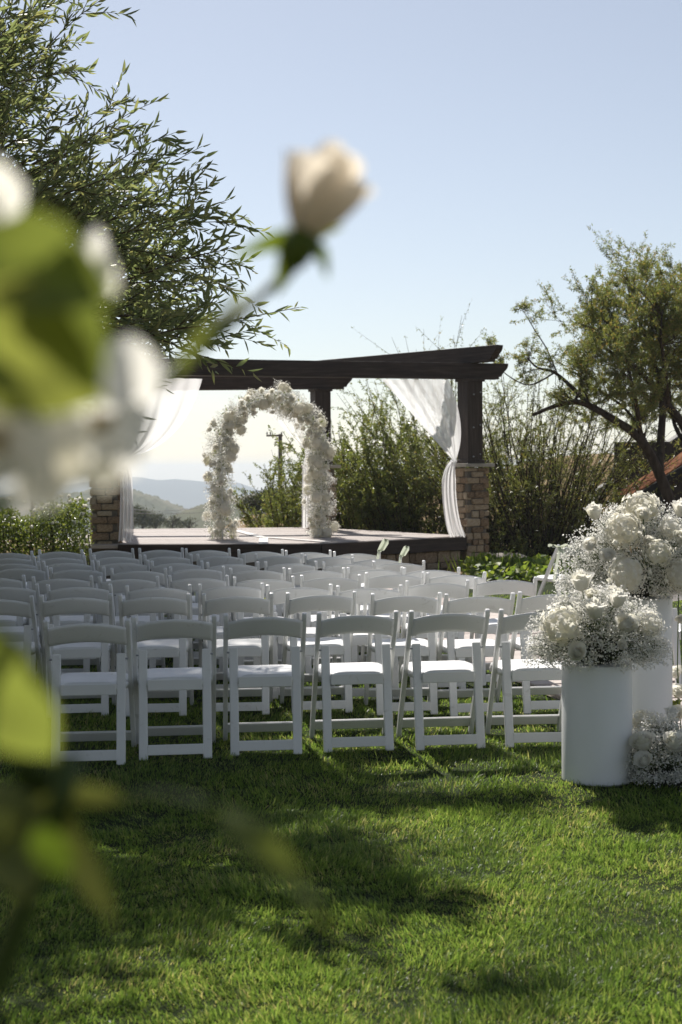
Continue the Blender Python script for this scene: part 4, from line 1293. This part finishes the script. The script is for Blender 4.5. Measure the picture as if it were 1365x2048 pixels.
# ---- utility poles and wires
pl = at(561, 985, 62); pole = empty('utility_pole', (pl.x, pl.y, pl.z - 1.5)); tag(pole, 'wooden utility pole with crossarm seen through the arch', 'utility pole')
H = at(561, 868, 62).z - pole.location.z
b = MB(); b.tube([(0, 0, 0), (.02, 0, H)], [.11, .085], 10); b.build('post', M['pole'], pole, smooth=True)
b = MB(); b.box((-.22, -.10, H - .07), (.72, .07, .08)); b.build('crossarm', M['pole'], pole, bevel=.01)
for x in (-.55, -.40, .08):
    b = MB(); b.tube([(x, -.1, H - .03), (x, -.1, H + .03), (x, -.1, H + .06), (x, -.1, H + .10)], [.015, .04, .028, .012], 8); b.build('insulator', M['wire'], pole, smooth=True)
p2 = at(66, 1012, 95); pole2 = empty('utility_pole', (p2.x, p2.y, p2.z - 2)); tag(pole2, 'thin far utility pole above the white rose hedge', 'utility pole')
H2 = at(66, 955, 95).z - pole2.location.z
b = MB(); b.tube([(0, 0, 0), (0, 0, H2)], [.15, .12], 8); b.build('post', M['pole'], pole2, smooth=True)
b = MB(); b.box((0, 0, H2 - .3), (1.6, .1, .12)); b.build('crossarm', M['pole'], pole2)
for k, (a, bq, lab) in enumerate((((60, 996), (700, 985), 'thin overhead wire across the valley'), ((235, 1013), (640, 940), 'slanting overhead wire crossing behind the arch'))):
    A = at(*a, 96); B = at(*bq, 63); n = 14
    pts = [lerp(A, B, t) + Vector((0, 0, -1.0 * 4 * t * (1 - t) * (1 if k == 0 else .9))) for t in np.linspace(0, 1, n)]
    b = MB(); b.tube([p - pts[0] for p in pts], .014, 4); o = b.build('overhead_wire', M['wire']); o.location = pts[0]; tag(o, lab, 'wire')

# ---- barn at the right edge
barn = empty('barn', (7.6, 27.5, gz(7.6, 27.5))); tag(barn, 'low barn with rusty corrugated roof and black posts at right edge', 'barn')
BL = Vector(barn.location)
def corr(name, p0, along, up, nlen, mat, parent, amp=.018, waves=1.0, thick=.006):
    """corrugated sheet: ribs run up the slope"""
    L = along.length; W = up.length; a = along.normalized(); u_ = up.normalized(); n_ = a.cross(u_).normalized()
    V, F = [], []; m_ = int(L / .04)
    for i in range(m_ + 1):
        off = amp * math.sin(i * math.pi / 2 * waves)
        for j in range(3):
            V.append(p0 + a * (L * i / m_) + u_ * (W * j / 2) + n_ * off)
    for i in range(m_):
        for j in range(2): k = i * 3 + j; F.append((k, k + 1, k + 4, k + 3))
    o = obj(name, new_mesh(name, V, F, mat), parent)
    md = o.modifiers.new('t', 'SOLIDIFY'); md.thickness = thick
    return o
e0 = at(1262, 992, 25.5); sl = Vector((1, 0, .62)).normalized()
ysh = 0.0
for k in range(3):
    corr('roof_sheet', e0 + Vector((0, ysh, .006 * (k % 2))) - BL, Vector((0, .50, 0)), sl * 3.3, 0, M['rust'], barn); ysh += .46
b = MB(); q0 = e0 - BL
b.add([q0 + Vector((0, -.05, -.03)), q0 + sl * 3.3 + Vector((0, -.05, -.03)), q0 + sl * 3.3 + Vector((0, -.05, -.16)), q0 + Vector((0, -.05, -.16)),
       q0 + Vector((0, -.01, -.03)), q0 + sl * 3.3 + Vector((0, -.01, -.03)), q0 + sl * 3.3 + Vector((0, -.01, -.16)), q0 + Vector((0, -.01, -.16))],
      [(0, 1, 2, 3), (7, 6, 5, 4), (0, 4, 5, 1), (1, 5, 6, 2), (2, 6, 7, 3), (3, 7, 4, 0)])
b.build('fascia', M['black'], barn, fix=True)
for px in (1326, 1420):
    p = at(px, 1000, 25.6) - BL; top_ = q0.z + (p.x - q0.x) * .62 - .1
    b = MB(); b.box((p.x, p.y + .1, top_ / 2), (.22, .2, top_)); b.build('post', M['black'], barn, bevel=.01)
b = MB(); b.box((q0.x + 2.0, q0.z * 0 + 1.6, .9), (3.2, .12, 2.4)); b.build('wall', M['barnwall'], barn)
u0 = at(1180, 990, 31.5) - BL; s2 = Vector((1, 0, .66)).normalized()
corr('upper_roof_sheet', u0 + Vector((0, 0, .004)), Vector((0, .32, 0)), s2 * 4.8, 0, M['black'], barn)
b = MB()
for dz0, dz1, mt, yo in ((-.0, -.15, 'black', -.06), (-.16, -.19, 'tin', -.04)):
    b = MB()
    A = [u0 + Vector((0, yo, dz0)), u0 + s2 * 4.8 + Vector((0, yo, dz0)), u0 + s2 * 4.8 + Vector((0, yo, dz1)), u0 + Vector((0, yo, dz1))]
    b.add(A + [p + Vector((0, .05, 0)) for p in A], [(0, 1, 2, 3), (7, 6, 5, 4), (0, 4, 5, 1), (1, 5, 6, 2), (2, 6, 7, 3), (3, 7, 4, 0)])
    b.build('rake_board' if mt == 'black' else 'flashing', M[mt], barn, fix=True)

# ================================================================== LEFT TREE (narrow leaved, reaching into the frame)
ltb = Vector((-6.0, 10.2, 0))
lt = tree_thing('overhanging_tree', ltb, 'green narrow leaved tree reaching in from the upper left', 'tree')
lr = np.random.default_rng(55)
shoots = []   # (tip px, py, depth, angle deg, length m)
TIPS = [(205, 2, 6.3, 28, .9), (178, 140, 6.2, 8, .8), (140, 95, 6.4, 24, .6), (316, 200, 6.0, 32, .95), (275, 248, 6.1, 22, .7), (352, 262, 6.0, 28, .8), (400, 292, 5.9, 24, 1.0), (255, 190, 6.2, 48, .6),
        (488, 440, 5.8, 4, .9), (462, 395, 5.9, 20, .9), (420, 375, 6.0, 18, .8), (498, 532, 5.8, -6, .8), (600, 615, 5.7, 10, 1.0), (505, 740, 5.7, -14, .9), (455, 575, 5.8, 42, .6), (508, 640, 5.75, -4, .7),
        (330, 775, 5.6, 8, .5), (450, 690, 5.7, -10, .7), (60, 10, 6.5, 40, .7), (120, 0, 6.4, 40, .7), (180, 200, 6.1, 50, .6), (485, 490, 5.8, 14, .6), (90, 130, 6.3, 30, .7)]
KD = 1.36
for t in TIPS: shoots.append((t[0], t[1], t[2] * KD, t[3], t[4] * KD))
def ang_at(py): return float(np.interp(py, [0, 250, 430, 560, 650, 740], [34, 30, 22, 12, 2, -14])) + lr.normal(0, 11)
edge_y = [-60, 60, 150, 200, 300, 400, 450, 540, 600, 650, 740, 760]
edge_x = [200, 120, 150, 270, 350, 410, 470, 470, 500, 480, 440, 300]
while len(shoots) < 320:
    py = lr.uniform(-120, 735); xm = np.interp(py, edge_y, edge_x)
    px = lr.uniform(-320, xm - 12)
    if py < 330 and px > 60 + .45 * py and lr.random() < .7: continue
    shoots.append((px, py, lr.uniform(7.5, 10.6), ang_at(py), lr.uniform(.5, 1.0) * KD))
tw = MB(); LB, LD, LN = [], [], []
def leaf_line(A, m_, spread=.75):
    n = len(A) - 1
    t = np.linspace(.15, n - .001, m_) if m_ > 3 else lr.uniform(0, n - .01, m_)
    k = t.astype(int); fr = (t - k)[:, None]
    pos = A[k] * (1 - fr) + A[k + 1] * fr; ax = unit(A[k + 1] - A[k])
    side = unit(np.cross(ax, rand_dir(m_, lr)))
    alt = np.where(np.arange(m_) % 2 == 0, 1, -1)[:, None]
    sd = unit(np.cross(ax, np.array([0, -1, .4]))) * alt
    dirs = ax * .8 + (sd * .5 + side * .5) * spread + rand_dir(m_, lr) * .22 + np.array([0, 0, -.04])
    LB.append(pos); LD.append(dirs); LN.append(unit(np.cross(dirs, side) + rand_dir(m_, lr) * .35))
for (px, py, Yd, ad, L) in shoots:
    tip = at(px, py, Yd); a = R(ad)
    d = Vector((math.cos(a), lr.normal(0, .25), math.sin(a))).normalized()
    cur = lr.normal(0, .12)
    pts = []
    n = 8
    for k in range(n + 1):
        s = (1 - k / n) * L
        pts.append(tip - d * s + Vector((0, 0, -1)) * cur * (s * s) + Vector(lr.normal(0, .006, 3)) - ltb)
    tw.tube(pts, [.006 * (1 - k / n) + .0016 for k in range(n + 1)], 4, False)
    A = np.array([list(p) for p in pts]); leaf_line(A, int(L * 32))
    for q in range(int(4 + L * 3)):
        j = int(lr.integers(1, n)); s = lr.choice([-1, 1])
        dd = (d + Vector((0, lr.normal(0, .5), 0)) + Vector((-math.sin(a), 0, math.cos(a))) * s * lr.uniform(.3, .75)).normalized()
        l2 = lr.uniform(.18, .46) * (1 - .3 * j / n)
        sp = [pts[j], pts[j] + dd * l2 * .5 + Vector(lr.normal(0, .008, 3)), pts[j] + dd * l2]
        tw.tube(sp, [.003, .002, .001], 3, False)
        leaf_line(np.array([list(p) for p in sp]), int(6 + l2 * 26))
o = tw.build('twigs', M['twig'], lt)
LB = np.concatenate(LB); LD = np.concatenate(LD); LN = np.concatenate(LN); n = len(LB)
LL = lr.uniform(.040, .105, n); LW = LL * lr.uniform(.17, .27, n)
# the leaves that show largest and clearest become parts of their own
d_cam = np.linalg.norm(LB + np.array(ltb) - np.array([0, 0, CAM_H]), axis=1)
pxs = CX + (LB[:, 0] + ltb.x) / (LB[:, 1] + ltb.y) * F_PX
score = LL / d_cam + np.where((pxs > 120) & (pxs < 640), .004, 0)
order = np.argsort(-score)
big, rest = order[:300], order[300:]
V, F = leaves(LB[rest], LD[rest], LN[rest], LL[rest], LW[rest])
o = obj('foliage', new_mesh('foliage', V, F, M['leaf_left']), lt); o['kind'] = 'stuff'
V, F = leaves(np.zeros((1, 3)), np.array([[1., 0, 0]]), np.array([[0, 0, 1.]]), np.ones(1), np.ones(1), fold=.25, droop=.12)
leaf_me = new_mesh('leaf', V, F, M['leaf_left'])
for i in big:
    dv = Vector(LD[i]).normalized(); s = dv.cross(Vector(LN[i])).normalized(); nn = s.cross(dv)
    m3 = Matrix((dv, -s, nn)).transposed()
    o = obj('leaf', leaf_me, lt); o.rotation_euler = m3.to_euler(); o.location = LB[i]; o.scale = (LL[i], LW[i], LW[i])
# trunk, limbs and the canopy overhead that shades the lawn
b = MB()
b.tube([(0, 0, -.1), (.1, .1, 1.2), (.05, .0, 2.4), (.2, .1, 3.6), (.3, .2, 5.0), (.3, .3, 6.4), (.5, .8, 8.4), (.6, 1.4, 10.6)], [.26, .22, .20, .17, .14, .11, .07, .03], 10)
LIMB = [((.08, .05, 2.0), (1.2, -1.0, 2.7), (2.6, -2.3, 3.0)), ((.1, .05, 2.6), (1.0, -.8, 3.6), (2.4, -1.6, 4.6)), ((.2, .1, 3.4), (1.6, .6, 5.0), (3.2, .9, 6.2)), ((.2, .1, 3.6), (-1.4, .9, 4.8), (-2.6, 1.6, 5.6)),
        ((.25, .15, 4.4), (.4, 1.8, 5.8), (.5, 3.0, 6.8)), ((.25, .15, 4.2), (.8, -1.4, 5.8), (1.6, -2.4, 6.8))]
for L3 in LIMB:
    b.tube(smooth_line([Vector(p) for p in L3], 4), list(np.linspace(.085, .02, 9)), 7)
b.build('trunk', M['bark'], lt, smooth=True)
CANOPY = []   # cluster centre (world), radius, leaf count
cg = np.random.default_rng(91)
for k in range(150):  # out-of-view crown clusters added to hold back sky light from the left
    c = np.array([cg.uniform(-9.0, -3.4), cg.uniform(4.5, 15.5), cg.uniform(1.9, 7.6)])
    if (c[1] * .262 + 1.1) > -c[0] and (c[2] - CAM_H) / c[1] < .40: continue
    if c[0] + .27 * c[2] > -2.6: continue
    CANOPY.append((c, cg.uniform(.45, .8), 170))
# clusters above the frame whose shade falls on the lawn at (px, py): height of cluster, radius, leaves
for px, py, Z, rr, cnt in ((330, 1560, 7.0, .40, 330), (470, 1562, 7.2, .36, 300), (600, 1552, 7.0, .32, 240), (400, 1620, 6.6, .38, 300), (540, 1625, 6.6, .34, 240), (690, 1590, 7.0, .24, 130), (820, 1600, 7.2, .20, 90),
                           (940, 1604, 7.2, .18, 80), (1040, 1600, 7.2, .15, 55), (250, 1620, 6.4, .38, 260), (660, 1700, 6.2, .22, 110), (760, 1780, 6.0, .20, 80), (870, 1800, 6.0, .14, 50), (280, 1830, 5.8, .26, 150),
                           (60, 1650, 6.4, .4, 260), (150, 1500, 7.4, .5, 400), (330, 1470, 8.0, .4, 260), (1010, 1960, 5.8, .10, 35), (200, 1550, 7.0, .4, 300), (640, 1870, 5.9, .14, 45)):
    g0 = ground_at(px, py); c = g0 + sun_dir * (Z / sun_dir.z)
    CANOPY.append((np.array(c), rr, int(cnt * (1.5 if px > 560 or py < 1565 else .55))))
c = Vector((-.10, .58, 1.15)) + sun_dir * 7.0
CANOPY.append((np.array(c), .13, 210))  # small unseen cluster added to shade the rose bush's lower leaves
P = np.concatenate([c + cg.normal(0, 1, (m_, 3)) * rr * np.array([.62, .62, .4]) for c, rr, m_ in CANOPY])
n = len(P)
V, F = leaves(P - np.array(ltb), rand_dir(n, cg) + np.array([0, 0, -.2]), rand_dir(n, cg), cg.uniform(.10, .17, n), cg.uniform(.040, .062, n))
o = obj('crown', new_mesh('crown', V, F, M['leaf_shade']), lt); o['kind'] = 'stuff'
b = MB()
hub = np.array([.25, .15, 4.6])
for c, rr, m_ in CANOPY:
    cl = c - np.array(ltb)
    b.tube([hub + (cl - hub) * .3, hub + (cl - hub) * .65 + np.array([0, 0, .25]), cl], [.03, .02, .008], 4, False)
o = b.build('branches', M['bark'], lt)

# an unseen taller tree added left of the frame; its crown is laid out to shade the left seating
ttb = Vector((-8.4, 18.6, 0)); tt_ = tree_thing('tall_shade_tree', ttb, 'tall unseen tree added outside the frame to shade the left chairs', 'tree')
SH = []
for gy in np.arange(8.5, 15.2, .62):
    for gx in np.arange(-4.2, -.35, .60):
        X = gx + cg.normal(0, .14); Y = gy + cg.normal(0, .14)
        if X > -.95 and (Y < 10.6 or Y > 13.2 or cg.random() < .35): continue
        if X > -1.3 and cg.random() < .30: continue
        Z = 9.6 + (Y - 8) * .30 + cg.uniform(-.2, .6)
        c = Vector((X, Y, .5)) + sun_dir * ((Z - .5) / sun_dir.z)
        SH.append(np.array(c))
P = np.concatenate([c + cg.normal(0, 1, (760, 3)) * np.array([.37, .37, .28]) for c in SH]); n = len(P)
V, F = leaves(P - np.array(ttb), rand_dir(n, cg), rand_dir(n, cg), cg.uniform(.09, .15, n), cg.uniform(.040, .06, n))
o = obj('crown', new_mesh('crown', V, F, M['leaf_shade']), tt_); o['kind'] = 'stuff'
b = MB()
b.tube([(0, 0, -.1), (.2, .1, 2.5), (.5, .0, 5.0), (1.2, .1, 7.4), (2.2, .2, 9.0)], [.34, .28, .22, .16, .10], 10)
hub = np.array([1.6, .1, 8.2])
for c in SH[::2]:
    cl = c - np.array(ttb); b.tube([hub, hub + (cl - hub) * .5 + np.array([0, 0, .3]), cl], [.06, .035, .01], 4, False)
b.build('trunk', M['bark'], tt_, smooth=True)

# unseen trees added behind and left of the photographer, to keep the near lawn and the chair backs out of the open sky
bt_rng = np.random.default_rng(17)
n = 5200
cl = rand_dir(60, bt_rng) * bt_rng.random((60, 1)) ** .35 * np.array([2.3, 2.0, 2.6]) + np.array([0, 0, 4.6])
P = cl[bt_rng.integers(0, 60, n)] + bt_rng.normal(0, .42, (n, 3))
V, F = leaves(P, rand_dir(n, bt_rng), rand_dir(n, bt_rng), bt_rng.uniform(.22, .40, n), bt_rng.uniform(.10, .20, n))
back_crown = new_mesh('crown', V, F, M['leaf_shade'])
b = MB(); b.tube([(0, 0, -.1), (.1, .05, 1.5), (0, .1, 3.2), (.1, .1, 5.5)], [.26, .2, .16, .06], 8)
for a in range(7):
    b.tube([(0, .1, 2.6 + .2 * a), (1.0 * math.cos(a * 2.3), 1.0 * math.sin(a * 2.3), 3.8 + .2 * a), (1.8 * math.cos(a * 2.3), 1.7 * math.sin(a * 2.3), 4.6 + .25 * a)], [.09, .05, .015], 5, False)
back_trunk = b.mesh('trunk', M['bark'], smooth=True)
for k, (x, y, r, sz, lab) in enumerate(((-4.6, -5.6, 0, 1.0, 'middle unseen dark tree added behind the camera position'), (-9.4, -3.6, 2, 1.15, 'farthest left unseen dark tree added behind the camera position'),
                                        (.3, -7.4, 4, 1.1, 'unseen dark tree added directly behind the camera position'), (5.8, -9.6, 5, .95, 'unseen dark tree added behind the camera, farthest to the right'))):
    t0 = tree_thing('shade_tree', (x, y, 0), lab, 'tree', 'unseen trees added behind the camera'); t0.rotation_euler = (0, 0, r); t0.scale = (sz, sz, sz)
    c0 = obj('crown', back_crown, t0); c0['kind'] = 'stuff'; obj('trunk', back_trunk, t0)

# ================================================================== FOREGROUND ROSE BUSH (out of focus, an arm's length away)
rb = Vector((-.42, .70, 0)); bush = tree_thing('rose_bush', rb, 'blurred rose bush with blush bud and green leaves close up at left', 'rose bush')
def W_(px, py, Y): return at(px, py, Y) - rb

def petal_grid(cx, w, h, cup, curl, name, mat, parent, loc, rot, nu=9, nv=9):
    V, F = [], []
    for j in range(nv):
        t = j / (nv - 1)
        wid = w * (math.sin(min(1, t * 1.15 + .12) * math.pi * .62)) * (1 - .25 * max(0, t - .75) * 4 * .5)
        for i in range(nu):
            s = i / (nu - 1) * 2 - 1
            tt = t * (1 - .14 * s * s * t)
            V.append((s * wid / 2, -cup * (1 - s * s) * math.sin(t * 2.2) - curl * tt ** 4, tt * h + .012 * h * math.sin(5 * s + 3)))
    for j in range(nv - 1):
        for i in range(nu - 1): k = j * nu + i; F.append((k, k + 1, k + nu + 1, k + nu))
    return obj(name, new_mesh(name, V, F, mat, True), parent, loc, rot)

def rose_leaf(a, c, w, roll=0.0, curl=.12, name='leaf', mat=None, parent=None):
    """Leaf blade from stalk a to tip c (bush-local), width w."""
    a, c = Vector(a), Vector(c); L = (c - a).length; d = (c - a) / L
    view = Vector((0, -1, .15)); s = d.cross(view).normalized(); n_ = s.cross(d)
    q = Matrix.Rotation(roll, 3, d); s = q @ s; n_ = q @ n_
    V, F = [], []
    nu, nv = 7, 10
    for j in range(nv):
        t = j / (nv - 1)
        wd = w / 2 * (math.sin(math.pi * t ** .8) ** .8 if 0 < t < 1 else 0.0) * (1 + (.05 if j % 2 else -.03))
        for i in range(nu):
            u_ = i / (nu - 1) * 2 - 1
            V.append(a + d * (t * L) + s * (u_ * wd) + n_ * (abs(u_) * wd * .30 - curl * L * t * t + .03 * L * math.sin(t * 9 + u_ * 2)))
    for j in range(nv - 1):
        for i in range(nu - 1): k = j * nu + i; F.append((k, k + 1, k + nu + 1, k + nu))
    return obj(name, new_mesh(name, V, F, mat or M['rose_leaf'], True), parent or bush)

def cane(pts, r0, r1, name='cane', mat='stem'):
    P = smooth_line([Vector(p) for p in pts], 5); n = len(P); b = MB()
    b.tube(P, list(np.linspace(r0, r1, n)), 8); return b.build(name, M[mat], bush, smooth=True)

# bud ------------------------------------------------------------
BY = .74
bud_c = W_(640, 392, BY); bud_base = W_(600, 486, BY)
bud = empty('rose_bud', bud_base); bud.parent = bush
ax = (bud_c - bud_base).normalized()
bq = ax.to_track_quat('Z', 'Y')
bud.rotation_mode = 'QUATERNION'; bud.rotation_quaternion = bq
pr_ = random.Random(4)
BH = 0.0515; BR = .0222
for i in range(9):
    f = i / 8; az = i * 2.4 + .55
    V, F = [], []
    nu, nv = 11, 11
    wA = 1.45 - .1 * f
    for j in range(nv):
        t = j / (nv - 1)
        for k in range(nu):
            s = k / (nu - 1) * 2 - 1; tt = t * (1 - .16 * s * s)
            rho = BR * (.45 + .55 * f) * (math.sin(min(1.0, tt * .95 + .03) * math.pi * .60) ** .80) + (.0065 * f if i > 5 else 0) * tt ** 5
            th = az + s * wA * (1 - .25 * tt) ; z = BH * tt * (1.0 - .10 * f + .05 * math.sin(i * 1.7)) - (.007 * f if i > 5 else 0) * tt ** 8
            V.append((rho * math.cos(th), rho * math.sin(th), z))
    for j in range(nv - 1):
        for k in range(nu - 1): q = j * nu + k; F.append((q, q + 1, q + nu + 1, q + nu))
    obj('petal', new_mesh('petal', V, F, M['petal_blush'], True), bud)
b = MB(); b.tube([(0, 0, -.016), (0, 0, -.010), (0, 0, -.003), (0, 0, .006)], [.003, .0075, .0095, .010], 12); b.build('calyx', M['sepal'], bud, smooth=True)
def bl(px, py, Y=BY):
    return bq.inverted() @ (W_(px, py, Y) - bud_base)
def sepal(a, m_, c, w):
    V, F = [], []
    for j in range(9):
        t = j / 8; p = bez([a, m_, c], t); wd = w * (1 - t) ** .7 * (.6 + .8 * min(t * 4, 1) * .5)
        sdv = (bq.inverted() @ Vector((math.cos(.9), 0, math.sin(.9)))) if False else (c - a).cross(bq.inverted() @ Vector((0, 1, 0))).normalized()
        V += [p - sdv * wd / 2, p + sdv * wd / 2]
    F = [(2 * j, 2 * j + 1, 2 * j + 3, 2 * j + 2) for j in range(8)]
    obj('sepal', new_mesh('sepal', V, F, M['sepal'], True), bud)
sepal(bl(590, 478), bl(540, 478), bl(462, 520), .014)
sepal(bl(596, 488), bl(578, 520), bl(552, 592, BY - .01), .020)
sepal(bl(625, 490), bl(650, 500), bl(655, 560), .011)
sepal(bl(600, 480, BY + .01), bl(640, 470, BY + .02), bl(690, 450, BY + .02), .008)
# stem of the bud, running down left to the main cane
cane([bud_base - ax * .014, W_(556, 560, BY), W_(470, 640, BY - .02), W_(350, 740, BY - .05), W_(240, 850, BY - .10), W_(120, 930, BY - .14), W_(-40, 1040, BY - .16)], .0022, .0036)

rose_leaf(W_(490, 585, .62), W_(330, 765, .60), .008, .3, .02)
# open blooms at the left ---------------------------------------
def bloom(name, c, petals, heart=None):
    r0 = empty(name, c); r0.parent = bush
    for (dx, w, h, rot) in petals:
        petal_grid(0, w, h, .012, .006, 'petal', M['petal'], r0, dx, rot)
    if heart:
        b = MB()
        for k in range(26):
            a = k * 2.4; q = .0018 * math.sqrt(k)
            b.tube([(q * math.cos(a) * .5, q * math.sin(a) * .5, 0), (q * math.cos(a), -.006 + q * math.sin(a), .006)], .0008, 4)
        b.build('stamens', M['stamen'], r0)
    return r0
FY = .56
c1 = W_(195, 862, FY)
def px_rot(ang, tilt=0.0, yaw=0.0):   # petal local +Z turned in the picture plane by ang degrees (0 = up, + = to the right)
    return (Matrix.Rotation(R(ang), 3, 'Y') @ Matrix.Rotation(R(tilt), 3, 'X') @ Matrix.Rotation(R(yaw), 3, 'Z')).to_euler()
bloom('open_rose', c1, [((.002, .004, .006), .030, .031, px_rot(28, -10)), ((0, .002, 0), .030, .024, px_rot(105, 8)), ((0, 0, 0), .036, .022, px_rot(-150, 5)), ((0, .006, 0), .040, .030, px_rot(-95, -15)),
                        ((0, -.004, 0), .026, .018, px_rot(170, 18))], True)
c2 = W_(10, 900, FY - .04)
bloom('open_rose', c2 + Vector((-.004, .014, .006)), [((0, 0, 0), .055, .036, px_rot(20, -8)), ((0, .004, 0), .052, .032, px_rot(75, -6)), ((0, .006, 0), .05, .034, px_rot(-40, -6)), ((0, .008, 0), .05, .03, px_rot(110, -10))], False)  # extra petal layer added behind the next bloom to dim the sun through it
bloom('open_rose', c2, [((0, 0, 0), .05, .034, px_rot(30, 6)), ((0, -.004, 0), .044, .026, px_rot(80, 12)), ((0, 0, 0), .04, .014, px_rot(150, 5)), ((0, .004, 0), .045, .04, px_rot(-60, 0))], True)
c3 = W_(-50, 450, FY)
bloom('open_rose', c3, [((0, 0, 0), .026, .026, px_rot(32, 0)), ((0, 0, 0), .026, .020, px_rot(80, 15))], False)
c4 = W_(160, 560, FY + .04)
bloom('open_rose', c4, [((0, 0, 0), .014, .018, px_rot(25, -20)), ((0, .004, 0), .022, .016, px_rot(75, -5))], False)
# leaves in front of them
rose_leaf(W_(-70, 640, .46), W_(205, 800, .46), .040, .15)
rose_leaf(W_(-70, 500, .45), W_(232, 590, .46), .036, -.3, .02)
rose_leaf(W_(60, 440, .47), W_(195, 790, .46), .030, .3, .05)
rose_leaf(W_(-60, 580, .43), W_(100, 572, .44), .014, 1.2)
rose_leaf(W_(-80, 720, .44), W_(95, 830, .45), .020, -1.1)
# lower leaves
rose_leaf(W_(-110, 1220, .48), W_(110, 1535, .50), .034, .1, .05)
rose_leaf(W_(110, 1520, .60), W_(220, 1870, .58), .022, .8, .05)
rose_leaf(W_(150, 1580, .60), W_(-60, 1760, .56), .026, -.9, .05)
rose_leaf(W_(120, 1560, .60), W_(250, 1600, .60), .018, .9, .05)
rose_leaf(W_(430, 1610, .52), W_(670, 1840, .50), .015, -.9, .06)
rose_leaf(W_(-60, 1560, .58), W_(60, 1800, .56), .04, -.8, .05)
rose_leaf(W_(72, 1650, .50), W_(140, 1755, .50), .014, .2, .02, mat=M['sepal'])
# unseen leaves added beyond the frame, on the sunny side, to shade the lower leaves
brg = np.random.default_rng(8)
for k in range(60):
    p = Vector((brg.uniform(-.62, -.30), brg.uniform(.62, 1.15), brg.uniform(1.15, 1.78)))
    if p.x > -.27 * p.y - .03: continue
    q = p + Vector(brg.normal(0, .05, 3)) + Vector((.01, -.02, -.04))
    rose_leaf(p - rb, q - rb, .036, brg.uniform(-1, 1), .06)
cane([W_(-40, 1040, BY - .16), W_(-60, 1300, .58), W_(60, 1570, .60), W_(20, 1900, .60), Vector((-.06, .05, .5)), Vector((-.03, .02, 0))], .0036, .007)
cane([W_(10, 905, FY - .03), W_(-90, 1150, .56), W_(-120, 1560, .58), W_(-80, 2000, .60), Vector((.02, .02, .5)), Vector((0, 0, 0))], .0034, .007, mat='twig')
cane([W_(60, 1570, .60), W_(180, 1620, .60), W_(300, 1590, .57), W_(430, 1610, .52)], .0022, .0014)

# ================================================================== HAZE
b = MB(); b.box((0, 1960, -80), (5900, 4050, 192))
m, t, out = mat_nodes('valley_haze')
pv = N(t, 'ShaderNodeVolumePrincipled')
pv.inputs['Color'].default_value = (.82, .91, 1.0, 1); pv.inputs['Density'].default_value = 0.00034; pv.inputs['Anisotropy'].default_value = .25
t.links.new(pv.outputs[0], out.inputs['Volume'])
hz_o = b.build('haze', m); tag(hz_o, 'pale bluish haze over the valley', 'haze', kind='stuff')
